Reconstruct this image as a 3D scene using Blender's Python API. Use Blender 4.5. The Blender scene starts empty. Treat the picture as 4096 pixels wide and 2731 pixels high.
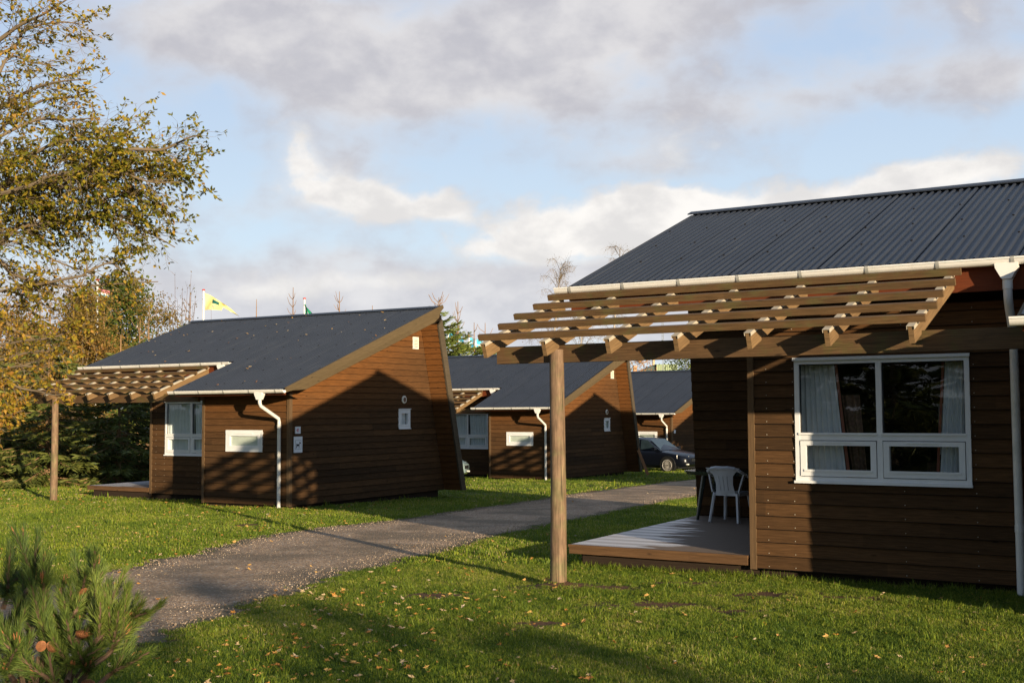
import bpy, math, random
import numpy as np
from mathutils import Vector, Matrix
R_=math.radians
random.seed(7); rng=np.random.default_rng(7)
scene=bpy.context.scene
col=scene.collection

# ------------------------------------------------------------------ camera
CAMZ=1.92; F=4744.6; PITCH=0.05763; ROLL=-0.00583
cam=bpy.data.cameras.new('camera'); camo=bpy.data.objects.new('camera',cam); col.objects.link(camo)
cam.sensor_width=36; cam.lens=36*F/4096; cam.clip_start=.05; cam.clip_end=3000
camo.matrix_world=Matrix.Translation((0,0,CAMZ))@Matrix.Rotation(math.pi/2+PITCH,4,'X')@Matrix.Rotation(ROLL,4,'Z')
scene.camera=camo
scene.view_settings.view_transform='Standard'; scene.view_settings.look='None'
scene.view_settings.exposure=0.66; scene.view_settings.gamma=1

def at(px,py,Y):
    """world point seen at photo pixel (px,py), at world depth Y"""
    u=(px-2048)/F; w=-(py-1365.5)/F
    c,s=math.cos(ROLL),math.sin(ROLL); u,w=u*c+w*s,-u*s+w*c
    cp,sp=math.cos(PITCH),math.sin(PITCH)
    d=Vector((u,cp-w*sp,sp+w*cp)); return d*(Y/d.y)+Vector((0,0,CAMZ))

# ------------------------------------------------------------------ sun and sky
AZ=R_(-28.0); EL=R_(8.7)            # direction the light travels: azimuth from +Y, downward
travel=Vector((math.sin(AZ)*math.cos(EL),math.cos(AZ)*math.cos(EL),-math.sin(EL)))
sun=bpy.data.lights.new('sun','SUN'); sun.energy=5.0; sun.angle=R_(.55); sun.color=(1,.84,.60)
suno=bpy.data.objects.new('sun',sun); col.objects.link(suno)
suno.rotation_euler=travel.to_track_quat('-Z','Y').to_euler()

world=bpy.data.worlds.new("World"); scene.world=world; world.use_nodes=True
nt=world.node_tree; nt.nodes.clear()
def N(nt,t,**k):
    n=nt.nodes.new(t)
    for a,b in k.items(): setattr(n,a,b)
    return n
def setin(nt,n,i,v):
    if v is None: return
    if isinstance(v,bpy.types.NodeSocket): nt.links.new(v,n.inputs[i])
    else: n.inputs[i].default_value=v
def M(nt,op,a,b=None,c=None,clamp=False):
    n=N(nt,'ShaderNodeMath',operation=op,use_clamp=clamp)
    setin(nt,n,0,a); setin(nt,n,1,b); setin(nt,n,2,c); return n.outputs[0]
def MIX(nt,f,a,b,bt='MIX'):
    n=N(nt,'ShaderNodeMix',data_type='RGBA',blend_type=bt)
    setin(nt,n,0,f); setin(nt,n,6,a); setin(nt,n,7,b); return n.outputs[2]
def MR(nt,v,a,b,c=0.,d=1.,smooth=True):
    n=N(nt,'ShaderNodeMapRange',interpolation_type='SMOOTHSTEP' if smooth else 'LINEAR')
    setin(nt,n,0,v); setin(nt,n,1,a); setin(nt,n,2,b); setin(nt,n,3,c); setin(nt,n,4,d); return n.outputs[0]
def NOISE(nt,vec,scale,detail=4,rough=.5,dist=0.):
    n=N(nt,'ShaderNodeTexNoise'); setin(nt,n,'Vector',vec); n.inputs['Scale'].default_value=scale
    n.inputs['Detail'].default_value=detail; n.inputs['Roughness'].default_value=rough; n.inputs['Distortion'].default_value=dist
    return n.outputs[0],n.outputs[1]
sky=N(nt,'ShaderNodeTexSky',sky_type='NISHITA',sun_disc=False)
sky.sun_elevation=EL; sky.sun_rotation=AZ+math.pi; sky.air_density=1.0; sky.dust_density=.6; sky.ozone_density=2.5
tc=N(nt,'ShaderNodeTexCoord'); sep=N(nt,'ShaderNodeSeparateXYZ'); nt.links.new(tc.outputs['Generated'],sep.inputs[0])
az=M(nt,'ARCTAN2',sep.outputs[0],sep.outputs[1]); el=M(nt,'ARCSINE',sep.outputs[2])
cmb=N(nt,'ShaderNodeCombineXYZ'); setin(nt,cmb,0,az); setin(nt,cmb,1,M(nt,'MULTIPLY',el,1.5)); 
vec=cmb.outputs[0]
nf,_=NOISE(nt,vec,9,9,.55,.3)
_,nc=NOISE(nt,vec,7,5,.5)
sp2=N(nt,'ShaderNodeSeparateXYZ'); nt.links.new(nc,sp2.inputs[0])
azw=M(nt,'ADD',az,M(nt,'MULTIPLY',M(nt,'SUBTRACT',sp2.outputs[0],.5),.085))
elw=M(nt,'ADD',el,M(nt,'MULTIPLY',M(nt,'SUBTRACT',sp2.outputs[1],.5),.05))
def blob(x,y,rx,ry,amp):                      # cloud centre given as photo pixel in a 2352 wide picture
    a0=math.atan((x*1.7415-2048)/F); e0=math.atan((1617-y*1.7415)/F)
    ru=rx*1.7415/F; rv=ry*1.7415/F
    dx=M(nt,'DIVIDE',M(nt,'SUBTRACT',azw,a0),ru); dy=M(nt,'DIVIDE',M(nt,'SUBTRACT',elw,e0),rv)
    s=M(nt,'ADD',M(nt,'MULTIPLY',dx,dx),M(nt,'MULTIPLY',dy,dy))
    return M(nt,'MULTIPLY',M(nt,'EXPONENT',M(nt,'MULTIPLY',s,-1.)),amp)
def total(bl):
    o=None
    for b in bl:
        v=blob(*b); o=v if o is None else M(nt,'ADD',o,v)
    return o
GRAY=total([(760,340,160,90,.55),(720,430,170,90,.4),(1500,-30,900,90,.6),(500,20,300,90,.6),(1750,230,260,60,.5),(640,70,400,95,.85),(1180,170,380,125,1.05),(1420,40,260,90,.7),(830,200,240,60,.5),(2150,190,420,75,.62),(2320,250,160,60,.6),(2250,60,300,60,.35),
            (900,690,700,75,.95),(1500,640,380,90,.75),(560,480,160,50,.35),(760,590,160,40,.45),(330,220,170,70,.35),(1480,350,170,60,.7),(2200,430,300,50,.6),(1050,470,300,50,.45)])
WHITE=total([(712,310,60,55,.62),(690,400,85,75,.62),(760,440,110,70,.62),(850,450,80,60,.6),(1000,455,110,40,.5),(1010,460,110,40,.7),(1330,500,190,70,1.1),(1470,450,110,50,1.0),(1600,490,220,60,.95),(1920,450,260,45,.9),(2200,420,240,45,.9),
            (900,640,200,35,.75),(640,655,200,35,.6),(1150,560,220,40,.6),(1450,545,300,50,.6),(1320,300,110,40,.45),(1530,330,130,50,.5)])
nd,_=NOISE(nt,vec,30,9,.62,.35)
nz,_=NOISE(nt,vec,15,8,.55,.12)
far=MR(nt,M(nt,'ABSOLUTE',az),.5,.8)                       # away from the view: broken cloud all over
up=MR(nt,el,.40,.6)
amb=M(nt,'MULTIPLY',M(nt,'MAXIMUM',far,up),.10)
lowband=M(nt,'MULTIPLY',MR(nt,el,.085,.17,1.,0.),.55)
mg=MR(nt,M(nt,'ADD',M(nt,'ADD',M(nt,'ADD',GRAY,lowband),amb),M(nt,'ADD',M(nt,'MULTIPLY',M(nt,'SUBTRACT',nf,.5),1.1),M(nt,'MULTIPLY',M(nt,'SUBTRACT',nz,.5),1.5))),.05,1.05)
mw=MR(nt,M(nt,'ADD',M(nt,'ADD',WHITE,M(nt,'MULTIPLY',M(nt,'SUBTRACT',nf,.5),1.5)),M(nt,'ADD',M(nt,'MULTIPLY',M(nt,'SUBTRACT',nz,.5),1.6),M(nt,'MULTIPLY',M(nt,'SUBTRACT',nd,.5),.9))),.26,1.0)
blue=N(nt,'ShaderNodeMix',data_type='RGBA',blend_type='MULTIPLY'); blue.inputs[0].default_value=1
nt.links.new(sky.outputs[0],blue.inputs[6]); blue.inputs[7].default_value=(.95,1.0,1.12,1)
vz=MR(nt,el,.0,.36); veil=MIX(nt,vz,(.485,.585,.645,1),(.325,.41,.545,1))
bgs=N(nt,'ShaderNodeBackground'); nt.links.new(blue.outputs[2],bgs.inputs[0]); bgs.inputs[1].default_value=.075
bgv=N(nt,'ShaderNodeBackground'); nt.links.new(veil,bgv.inputs[0]); mv=N(nt,'ShaderNodeMixShader'); nt.links.new(bgs.outputs[0],mv.inputs[1]); nt.links.new(bgv.outputs[0],mv.inputs[2])
setin(nt,mv,0,MR(nt,M(nt,'ABSOLUTE',az),  .55,1.1,.92,.25))
thin=MR(nt,M(nt,'ADD',M(nt,'MULTIPLY',nf,.35),M(nt,'MULTIPLY',nz,.65)),.36,.64)
gcol=MIX(nt,thin,(.50,.485,.485,1),(.345,.338,.365,1))
lowg=MR(nt,el,.0,.17)
gcol=MIX(nt,lowg,MIX(nt,thin,(.52,.52,.54,1),(.40,.41,.45,1)),gcol)
wcol=MIX(nt,MR(nt,nz,.62,.36),(.50,.485,.475,1),(.65,.625,.595,1))
ccol=MIX(nt,mw,gcol,wcol)
cm=M(nt,'MAXIMUM',M(nt,'MULTIPLY',mg,.93),M(nt,'MULTIPLY',mw,.95))
bgc=N(nt,'ShaderNodeBackground'); nt.links.new(ccol,bgc.inputs[0]); bgc.inputs[1].default_value=1.0
mx=N(nt,'ShaderNodeMixShader'); nt.links.new(cm,mx.inputs[0]); nt.links.new(mv.outputs[0],mx.inputs[1]); nt.links.new(bgc.outputs[0],mx.inputs[2])
wo=N(nt,'ShaderNodeOutputWorld'); nt.links.new(mx.outputs[0],wo.inputs[0])

# ------------------------------------------------------------------ materials
MATS={}
def newmat(name):
    m=bpy.data.materials.new(name); m.use_nodes=True; t=m.node_tree
    b=t.nodes['Principled BSDF']; MATS[name]=m; return m,t,b
def attr(t,n):
    a=N(t,'ShaderNodeAttribute',attribute_name=n); return a.outputs['Fac']
def bump(t,b,h,strength=.3,dist=.01):
    n=N(t,'ShaderNodeBump'); n.inputs['Strength'].default_value=strength; n.inputs['Distance'].default_value=dist
    t.links.new(h,n.inputs['Height']); t.links.new(n.outputs[0],b.inputs['Normal'])
def wood(name,c1,c2,rough=.75,moss=None,shel=None,graincon=.5,spec=.25,crack=False):
    m,t,b=newmat(name)
    uv=N(t,'ShaderNodeUVMap'); mp=N(t,'ShaderNodeMapping'); t.links.new(uv.outputs[0],mp.inputs[0]); mp.inputs['Scale'].default_value=(1.2,22,1)
    g,_=NOISE(t,mp.outputs[0],3,6,.62,.6)
    mp2=N(t,'ShaderNodeMapping'); t.links.new(uv.outputs[0],mp2.inputs[0]); mp2.inputs['Scale'].default_value=(.5,2.5,1)
    g2,_=NOISE(t,mp2.outputs[0],2.2,4,.6)
    r=attr(t,'rnd')
    su=N(t,'ShaderNodeSeparateXYZ'); t.links.new(uv.outputs[0],su.inputs[0]); jn=M(t,'FLOOR',M(t,'ADD',M(t,'DIVIDE',su.outputs[0],3.1),M(t,'MULTIPLY',r,17.)))
    wn_=N(t,'ShaderNodeTexWhiteNoise',noise_dimensions='1D'); t.links.new(M(t,'ADD',jn,M(t,'MULTIPLY',r,91.)),wn_.inputs['W'])
    f=M(t,'ADD',M(t,'ADD',M(t,'MULTIPLY',r,.25),M(t,'MULTIPLY',wn_.outputs['Value'],.4)),M(t,'MULTIPLY',g2,.5),clamp=True)
    c=MIX(t,f,c1+(1,),c2+(1,))
    if shel: c=MIX(t,M(t,'MULTIPLY',attr(t,'shel'),MR(t,g2,.2,.6,.6,1.)),c,shel+(1,))
    if moss:
        tcn=N(t,'ShaderNodeTexCoord'); mo,_=NOISE(t,tcn.outputs['Object'],3.5,5,.65)
        c=MIX(t,MR(t,mo,.48,.68,0,.75),c,moss+(1,))
    k=MR(t,g,.25,.75,1-graincon,1+graincon*.6,False)
    # knots
    vo=N(t,'ShaderNodeTexVoronoi'); mp3=N(t,'ShaderNodeMapping'); t.links.new(uv.outputs[0],mp3.inputs[0]); mp3.inputs['Scale'].default_value=(2.2,7,1)
    t.links.new(mp3.outputs[0],vo.inputs['Vector']); vo.inputs['Scale'].default_value=1.
    kn=MR(t,vo.outputs['Distance'],.03,.12,.45,1.)
    k=M(t,'MULTIPLY',k,kn)
    if crack:
        mp4=N(t,'ShaderNodeMapping'); t.links.new(uv.outputs[0],mp4.inputs[0]); mp4.inputs['Scale'].default_value=(.9,34,1); ck_,_=NOISE(t,mp4.outputs[0],1.,3,.5,.3)
        k=M(t,'MULTIPLY',k,MR(t,ck_,.60,.68,1.,.35)); mp5=N(t,'ShaderNodeMapping'); t.links.new(uv.outputs[0],mp5.inputs[0]); mp5.inputs['Scale'].default_value=(3,9,1); pt_,_=NOISE(t,mp5.outputs[0],1.5,4,.6); k=M(t,'MULTIPLY',k,MR(t,pt_,.3,.7,.72,1.2))
    cc=N(t,'ShaderNodeCombineXYZ'); [setin(t,cc,i,k) for i in range(3)]
    c=MIX(t,1.,c,cc.outputs[0],'MULTIPLY')
    t.links.new(c,b.inputs['Base Color']); b.inputs['Roughness'].default_value=rough; b.inputs['Specular IOR Level'].default_value=spec
    bump(t,b,g,.35,.004); return m
wood('siding',(.138,.068,.027),(.040,.0225,.011),.85,shel=(.185,.070,.018),graincon=.5,spec=.12)
wood('corner_wood',(0.1638,0.0975,0.0468),(0.1014,0.0585,0.0273),.75,graincon=.4)
wood('rafter_wood',(.26,.155,.068),(.17,.10,.045),.75,graincon=.45)
wood('slat_wood',(.165,.092,.038),(.105,.060,.027),.8,moss=(.12,.098,.035),graincon=.5)
wood('beam_wood',(.150,.083,.036),(.090,.049,.022),.75,moss=(.11,.085,.028),graincon=.55)
wood('rake_wood',(0.1326,0.0897,0.0429),(0.0975,0.0663,0.0312),.8,graincon=.35)
wood('fin_wood',(.105,.077,.046),(.065,.048,.03),.85,graincon=.45)
wood('fascia_red',(0.1560,0.0351,0.0094),(0.1170,0.0273,0.0078),.7,graincon=.3)
wood('deck_side',(0.1560,0.0819,0.0351),(0.1014,0.0507,0.0234),.7,graincon=.4)
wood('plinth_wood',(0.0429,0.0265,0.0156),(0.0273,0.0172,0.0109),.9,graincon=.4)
wood('post_wood',(.31,.195,.115),(.20,.125,.075),.8,moss=(.19,.165,.075),graincon=.55,crack=True)
wood('plank_wood',(.33,.16,.07),(.25,.12,.05),.7)
wood('bark',(.27,.20,.125),(.17,.125,.08),.9,graincon=.5)
wood('pine_bark',(.20,.12,.075),(.12,.075,.05),.9,graincon=.6)
wood('spruce_bark',(.36,.21,.10),(.25,.15,.08),.9,graincon=.4)
wood('birch_bark',(.52,.46,.40),(.38,.33,.28),.8,graincon=.6)
def plain(name,c,rough=.5,spec=.5,metal=0.,var=.12,scale=6,bmp=0.,coat=0.,dirt=None):
    m,t,b=newmat(name); tcn=N(t,'ShaderNodeTexCoord'); n,_=NOISE(t,tcn.outputs['Object'],scale,5,.6)
    k=MR(t,n,.25,.75,1-var,1+var,False); cc=N(t,'ShaderNodeCombineXYZ'); [setin(t,cc,i,k) for i in range(3)]
    cl=MIX(t,1.,c+(1,),cc.outputs[0],'MULTIPLY')
    if dirt:
        n2,_=NOISE(t,tcn.outputs['Object'],scale*.35,6,.7); cl=MIX(t,MR(t,n2,.5,.75,0,.6),cl,dirt+(1,))
    t.links.new(cl,b.inputs['Base Color'])
    b.inputs['Roughness'].default_value=rough; b.inputs['Specular IOR Level'].default_value=spec; b.inputs['Metallic'].default_value=metal
    b.inputs['Coat Weight'].default_value=coat
    if bmp: bump(t,b,n,bmp,.01)
    return m
plain('white_paint',(.78,.77,.75),.4,var=.05)
plain('gutter_white',(.80,.76,.70),.35,var=.06,scale=5,dirt=(.55,.53,.44))
plain('shade_and_seam_dark',(.012,.010,.009),.9,.1)
plain('gasket',(.03,.03,.03),.6,.3)
plain('cap_metal',(.44,.38,.29),.7,.2,var=.2,scale=9)
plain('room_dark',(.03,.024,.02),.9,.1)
plain('curtain',(.80,.80,.80),.9,.1,var=.08)
plain('curtain_light',(.86,.86,.84),.9,.1,var=.06)
plain('curtain_red',(.42,.16,.11),.9,.1,var=.2)
plain('curtain_brown',(.22,.13,.09),.9,.1,var=.5,scale=25)
plain('blind',(.85,.85,.74),.7,.2,var=.05)
plain('sign_white',(.80,.80,.82),.45,.4,var=.03)
plain('sign_red',(.55,.03,.08),.5,var=.05)
plain('sign_black',(.01,.01,.012),.5,var=.05)
plain('vent_cream',(.80,.74,.60),.5,var=.04)
plain('chair_white',(.66,.66,.67),.45,.4,var=.05)
plain('table_green',(.016,.028,.024),.12,.6,var=.1)
plain('concrete',(.16,.14,.12),.95,.1,var=.3,scale=5,bmp=.3)
plain('car_black',(.004,.005,.009),.28,.35,var=.05)
plain('car_mint',(.36,.47,.46),.2,.6,var=.05,coat=1.)
plain('tyre',(.03,.026,.022),.85,.2,var=.3)
plain('rim',(.55,.50,.44),.4,.5,.2)
plain('black_plastic',(.012,.012,.012),.5,.4)
plain('lamp_glass',(.78,.75,.68),.12,.8,var=.25,scale=14)
plain('car_glass',(.025,.04,.048),.15,.3,var=.3,scale=3)
plain('pole_white',(.80,.78,.74),.4,var=.04)
plain('knob_red',(.65,.06,.05),.4)
plain('flag_yellow',(.85,.74,.30),.8,.1,var=.05)
plain('flag_green',(.02,.27,.13),.8,.1,var=.05)
plain('flag_cyan',(.10,.50,.68),.8,.1,var=.05)
plain('flag_white',(.72,.76,.78),.8,.1,var=.05)
plain('flag_pink',(.55,.20,.22),.8,.1,var=.05)
plain('flag_dark',(.02,.12,.10),.8,.1)
plain('green_sheet',(.30,.36,.20),.5,.3,var=.06)
plain('dark_sheet',(.05,.075,.065),.6,.3)
plain('chimney_cream',(.62,.44,.28),.8,.1)
plain('brick',(.60,.34,.20),.9,.1,var=.2)
plain('bracket_grey',(.34,.33,.30),.5)
plain('steel',(.12,.13,.14),.5,.5,.5)
plain('fallen_leaf_m',(.5,.3,.1),.8,.1)
plain('cone',(.33,.14,.06),.8,.2,var=.35,scale=60)
plain('bud',(.40,.17,.07),.6,.2,var=.2,scale=60)
plain('pale_wall',(.62,.62,.60),.8,.2)
# glass
m,t,b=newmat('glass'); t.nodes.remove(b)
tr=N(t,'ShaderNodeBsdfTransparent'); tr.inputs[0].default_value=(.80,.84,.84,1); gl=N(t,'ShaderNodeBsdfGlossy'); gl.inputs['Roughness'].default_value=.015; gl.inputs[0].default_value=(.9,.93,1,1)
fr=N(t,'ShaderNodeLayerWeight'); fr.inputs[0].default_value=.5; fm=M(t,'ADD',M(t,'MULTIPLY',M(t,'POWER',fr.outputs['Facing'],4.),.9),.06,clamp=True)
tcn=N(t,'ShaderNodeTexCoord'); nn,_=NOISE(t,tcn.outputs['Object'],1.1,2,.5); bn=N(t,'ShaderNodeBump'); bn.inputs['Strength'].default_value=.12; bn.inputs['Distance'].default_value=.06
t.links.new(nn,bn.inputs['Height']); t.links.new(bn.outputs[0],gl.inputs['Normal'])
ms=N(t,'ShaderNodeMixShader'); t.links.new(fm,ms.inputs[0]); t.links.new(tr.outputs[0],ms.inputs[1]); t.links.new(gl.outputs[0],ms.inputs[2]); t.links.new(ms.outputs[0],t.nodes['Material Output'].inputs[0])
# roof metal
m,t,b=newmat('roof_metal'); tcn=N(t,'ShaderNodeTexCoord'); n1,_=NOISE(t,tcn.outputs['Object'],1.2,6,.65)
mp=N(t,'ShaderNodeMapping'); t.links.new(tcn.outputs['Object'],mp.inputs[0]); mp.inputs['Scale'].default_value=(9,.35,.35); n2,_=NOISE(t,mp.outputs[0],2.,5,.6)
n3,_=NOISE(t,tcn.outputs['Object'],45,2,.5)
c=MIX(t,n1,(.017,.0215,.032,1),(.030,.036,.051,1)); c=MIX(t,MR(t,n2,.5,.8,0,.5),c,(.055,.06,.07,1)); c=MIX(t,MR(t,n3,.74,.80,0,.7),c,(.22,.20,.16,1))
t.links.new(c,b.inputs['Base Color']); b.inputs['Metallic'].default_value=.0; b.inputs['Roughness'].default_value=.55; b.inputs['Specular IOR Level'].default_value=.35
# deck boards: grey weathered, damp along the open side, pale sky sheen painted in
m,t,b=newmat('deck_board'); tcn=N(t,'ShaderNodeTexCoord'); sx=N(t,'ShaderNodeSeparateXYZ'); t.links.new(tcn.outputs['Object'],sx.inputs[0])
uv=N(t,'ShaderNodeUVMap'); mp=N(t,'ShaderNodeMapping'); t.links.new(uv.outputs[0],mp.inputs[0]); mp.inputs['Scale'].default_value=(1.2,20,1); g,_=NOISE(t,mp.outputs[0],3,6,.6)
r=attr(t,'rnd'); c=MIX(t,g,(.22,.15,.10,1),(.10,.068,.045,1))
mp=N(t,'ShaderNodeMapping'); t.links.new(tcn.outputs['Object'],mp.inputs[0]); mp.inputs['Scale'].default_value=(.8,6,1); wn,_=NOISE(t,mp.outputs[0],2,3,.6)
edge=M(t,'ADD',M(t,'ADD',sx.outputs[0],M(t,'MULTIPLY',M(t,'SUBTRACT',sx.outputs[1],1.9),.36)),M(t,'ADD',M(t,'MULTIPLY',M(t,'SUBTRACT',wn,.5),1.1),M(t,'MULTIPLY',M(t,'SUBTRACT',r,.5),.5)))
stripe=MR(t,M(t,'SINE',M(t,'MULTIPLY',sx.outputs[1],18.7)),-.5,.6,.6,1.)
wet_sheen=M(t,'MULTIPLY',MR(t,edge,-1.15,-.95,1.,0.),stripe)
c=MIX(t,M(t,'MULTIPLY',wet_sheen,.8),c,(.55,.54,.56,1))
t.links.new(c,b.inputs['Base Color']); t.links.new(MR(t,wet_sheen,0,1,.75,.32,False),b.inputs['Roughness']); bump(t,b,g,.3,.003)
# foliage
def leafmat(name,stops,rough=.55,trans=.35,spec=.25):
    m,t,b=newmat(name); r=attr(t,'rnd'); cr=N(t,'ShaderNodeValToRGB'); t.links.new(r,cr.inputs[0]); e=cr.color_ramp.elements
    for i,(p,c) in enumerate(stops):
        x=e[i] if i<2 else e.new(p); x.position=p; x.color=c+(1,)
    t.links.new(cr.outputs[0],b.inputs['Base Color']); b.inputs['Roughness'].default_value=rough; b.inputs['Specular IOR Level'].default_value=spec
    tl=N(t,'ShaderNodeBsdfTranslucent'); t.links.new(cr.outputs[0],tl.inputs[0]); ms=N(t,'ShaderNodeMixShader'); ms.inputs[0].default_value=trans
    t.links.new(b.outputs[0],ms.inputs[1]); t.links.new(tl.outputs[0],ms.inputs[2]); t.links.new(ms.outputs[0],t.nodes['Material Output'].inputs[0]); return m
leafmat('beech_leaf',[(0,(.09,.11,.010)),(.28,(.21,.185,.016)),(.5,(.36,.255,.025)),(.7,(.46,.25,.04)),(.86,(.32,.15,.04)),(1,(.64,.42,.08))])
leafmat('spruce_leaf',[(0,(.030,.046,.012)),(.5,(.105,.125,.025)),(.85,(.20,.20,.045)),(1,(.28,.24,.07))],trans=.15)
leafmat('young_spruce_leaf',[(0,(.05,.085,.018)),(.5,(.12,.155,.026)),(1,(.22,.24,.045))],trans=.15)
leafmat('bush_leaf',[(0,(.16,.10,.02)),(.4,(.26,.16,.03)),(.7,(.19,.15,.03)),(1,(.34,.18,.05))])
leafmat('green_leaf',[(0,(.035,.06,.012)),(.5,(.08,.11,.02)),(1,(.15,.17,.03))])
leafmat('shoot_leaf',[(0,(.10,.10,.02)),(.6,(.20,.13,.04)),(1,(.13,.07,.03))])
leafmat('orange_leaf',[(0,(.45,.22,.08)),(1,(.55,.32,.14))])
leafmat('pine_needle',[(0,(.06,.095,.024)),(.5,(.125,.18,.034)),(1,(.25,.29,.055))],trans=.2)
leafmat('grass_blade',[(0,(.042,.085,.012)),(.4,(.135,.200,.020)),(.8,(.30,.335,.030)),(.94,(.40,.37,.06)),(1,(.50,.38,.17))],rough=.5,trans=.35)
leafmat('litter_leaf',[(0,(.30,.12,.03)),(.4,(.48,.22,.05)),(.7,(.58,.36,.12)),(1,(.50,.40,.28))],trans=.15)
leafmat('pebble',[(0,(.15,.10,.07)),(.5,(.34,.25,.175)),(1,(.58,.47,.35))],trans=0.,rough=.8)
# ground
m,t,b=newmat('lawn_soil'); tcn=N(t,'ShaderNodeTexCoord'); P=tcn.outputs['Object']
n1,_=NOISE(t,P,.5,5,.6); n2,_=NOISE(t,P,14,5,.7); n3,_=NOISE(t,P,60,3,.7)
c=MIX(t,n2,(.06,.08,.012,1),(.11,.14,.018,1)); c=MIX(t,MR(t,n1,.4,.7,0,.5),c,(.14,.16,.022,1)); c=MIX(t,MR(t,n3,.55,.75,0,.5),c,(.05,.045,.02,1))
so=attr(t,'soil'); c=MIX(t,MR(t,M(t,'ADD',so,M(t,'MULTIPLY',M(t,'SUBTRACT',n2,.5),.7)),.3,.6),c,MIX(t,n3,(.19,.105,.06,1),(.10,.055,.032,1)))
t.links.new(c,b.inputs['Base Color']); b.inputs['Roughness'].default_value=.95; b.inputs['Specular IOR Level'].default_value=.1; bump(t,b,n3,.8,.03)
m,t,b=newmat('gravel_m'); tcn=N(t,'ShaderNodeTexCoord'); P=tcn.outputs['Object']
vo=N(t,'ShaderNodeTexVoronoi'); t.links.new(P,vo.inputs['Vector']); vo.inputs['Scale'].default_value=38; vo.inputs['Randomness'].default_value=1
vs=N(t,'ShaderNodeSeparateColor'); t.links.new(vo.outputs['Color'],vs.inputs[0])
n1,_=NOISE(t,P,.7,5,.6); n2,_=NOISE(t,P,5,5,.7)
c=MIX(t,vs.outputs[0],(.235,.150,.092,1),(.52,.355,.22,1)); c=MIX(t,MR(t,vs.outputs[1],.86,.95,0,.8),c,(.55,.47,.38,1))
c=MIX(t,MR(t,n1,.42,.60,0,.7),c,(.16,.122,.078,1)); c=MIX(t,MR(t,n2,.55,.8,0,.45),c,(.23,.155,.095,1))
mo=attr(t,'soil'); c=MIX(t,MR(t,M(t,'ADD',mo,M(t,'MULTIPLY',M(t,'SUBTRACT',n2,.5),.9)),.35,.75,0,.8),c,(.085,.075,.04,1))
t.links.new(c,b.inputs['Base Color']); b.inputs['Roughness'].default_value=.9; b.inputs['Specular IOR Level'].default_value=.2; bump(t,b,vo.outputs['Distance'],.9,.02)
def mat(n): return MATS[n]

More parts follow.
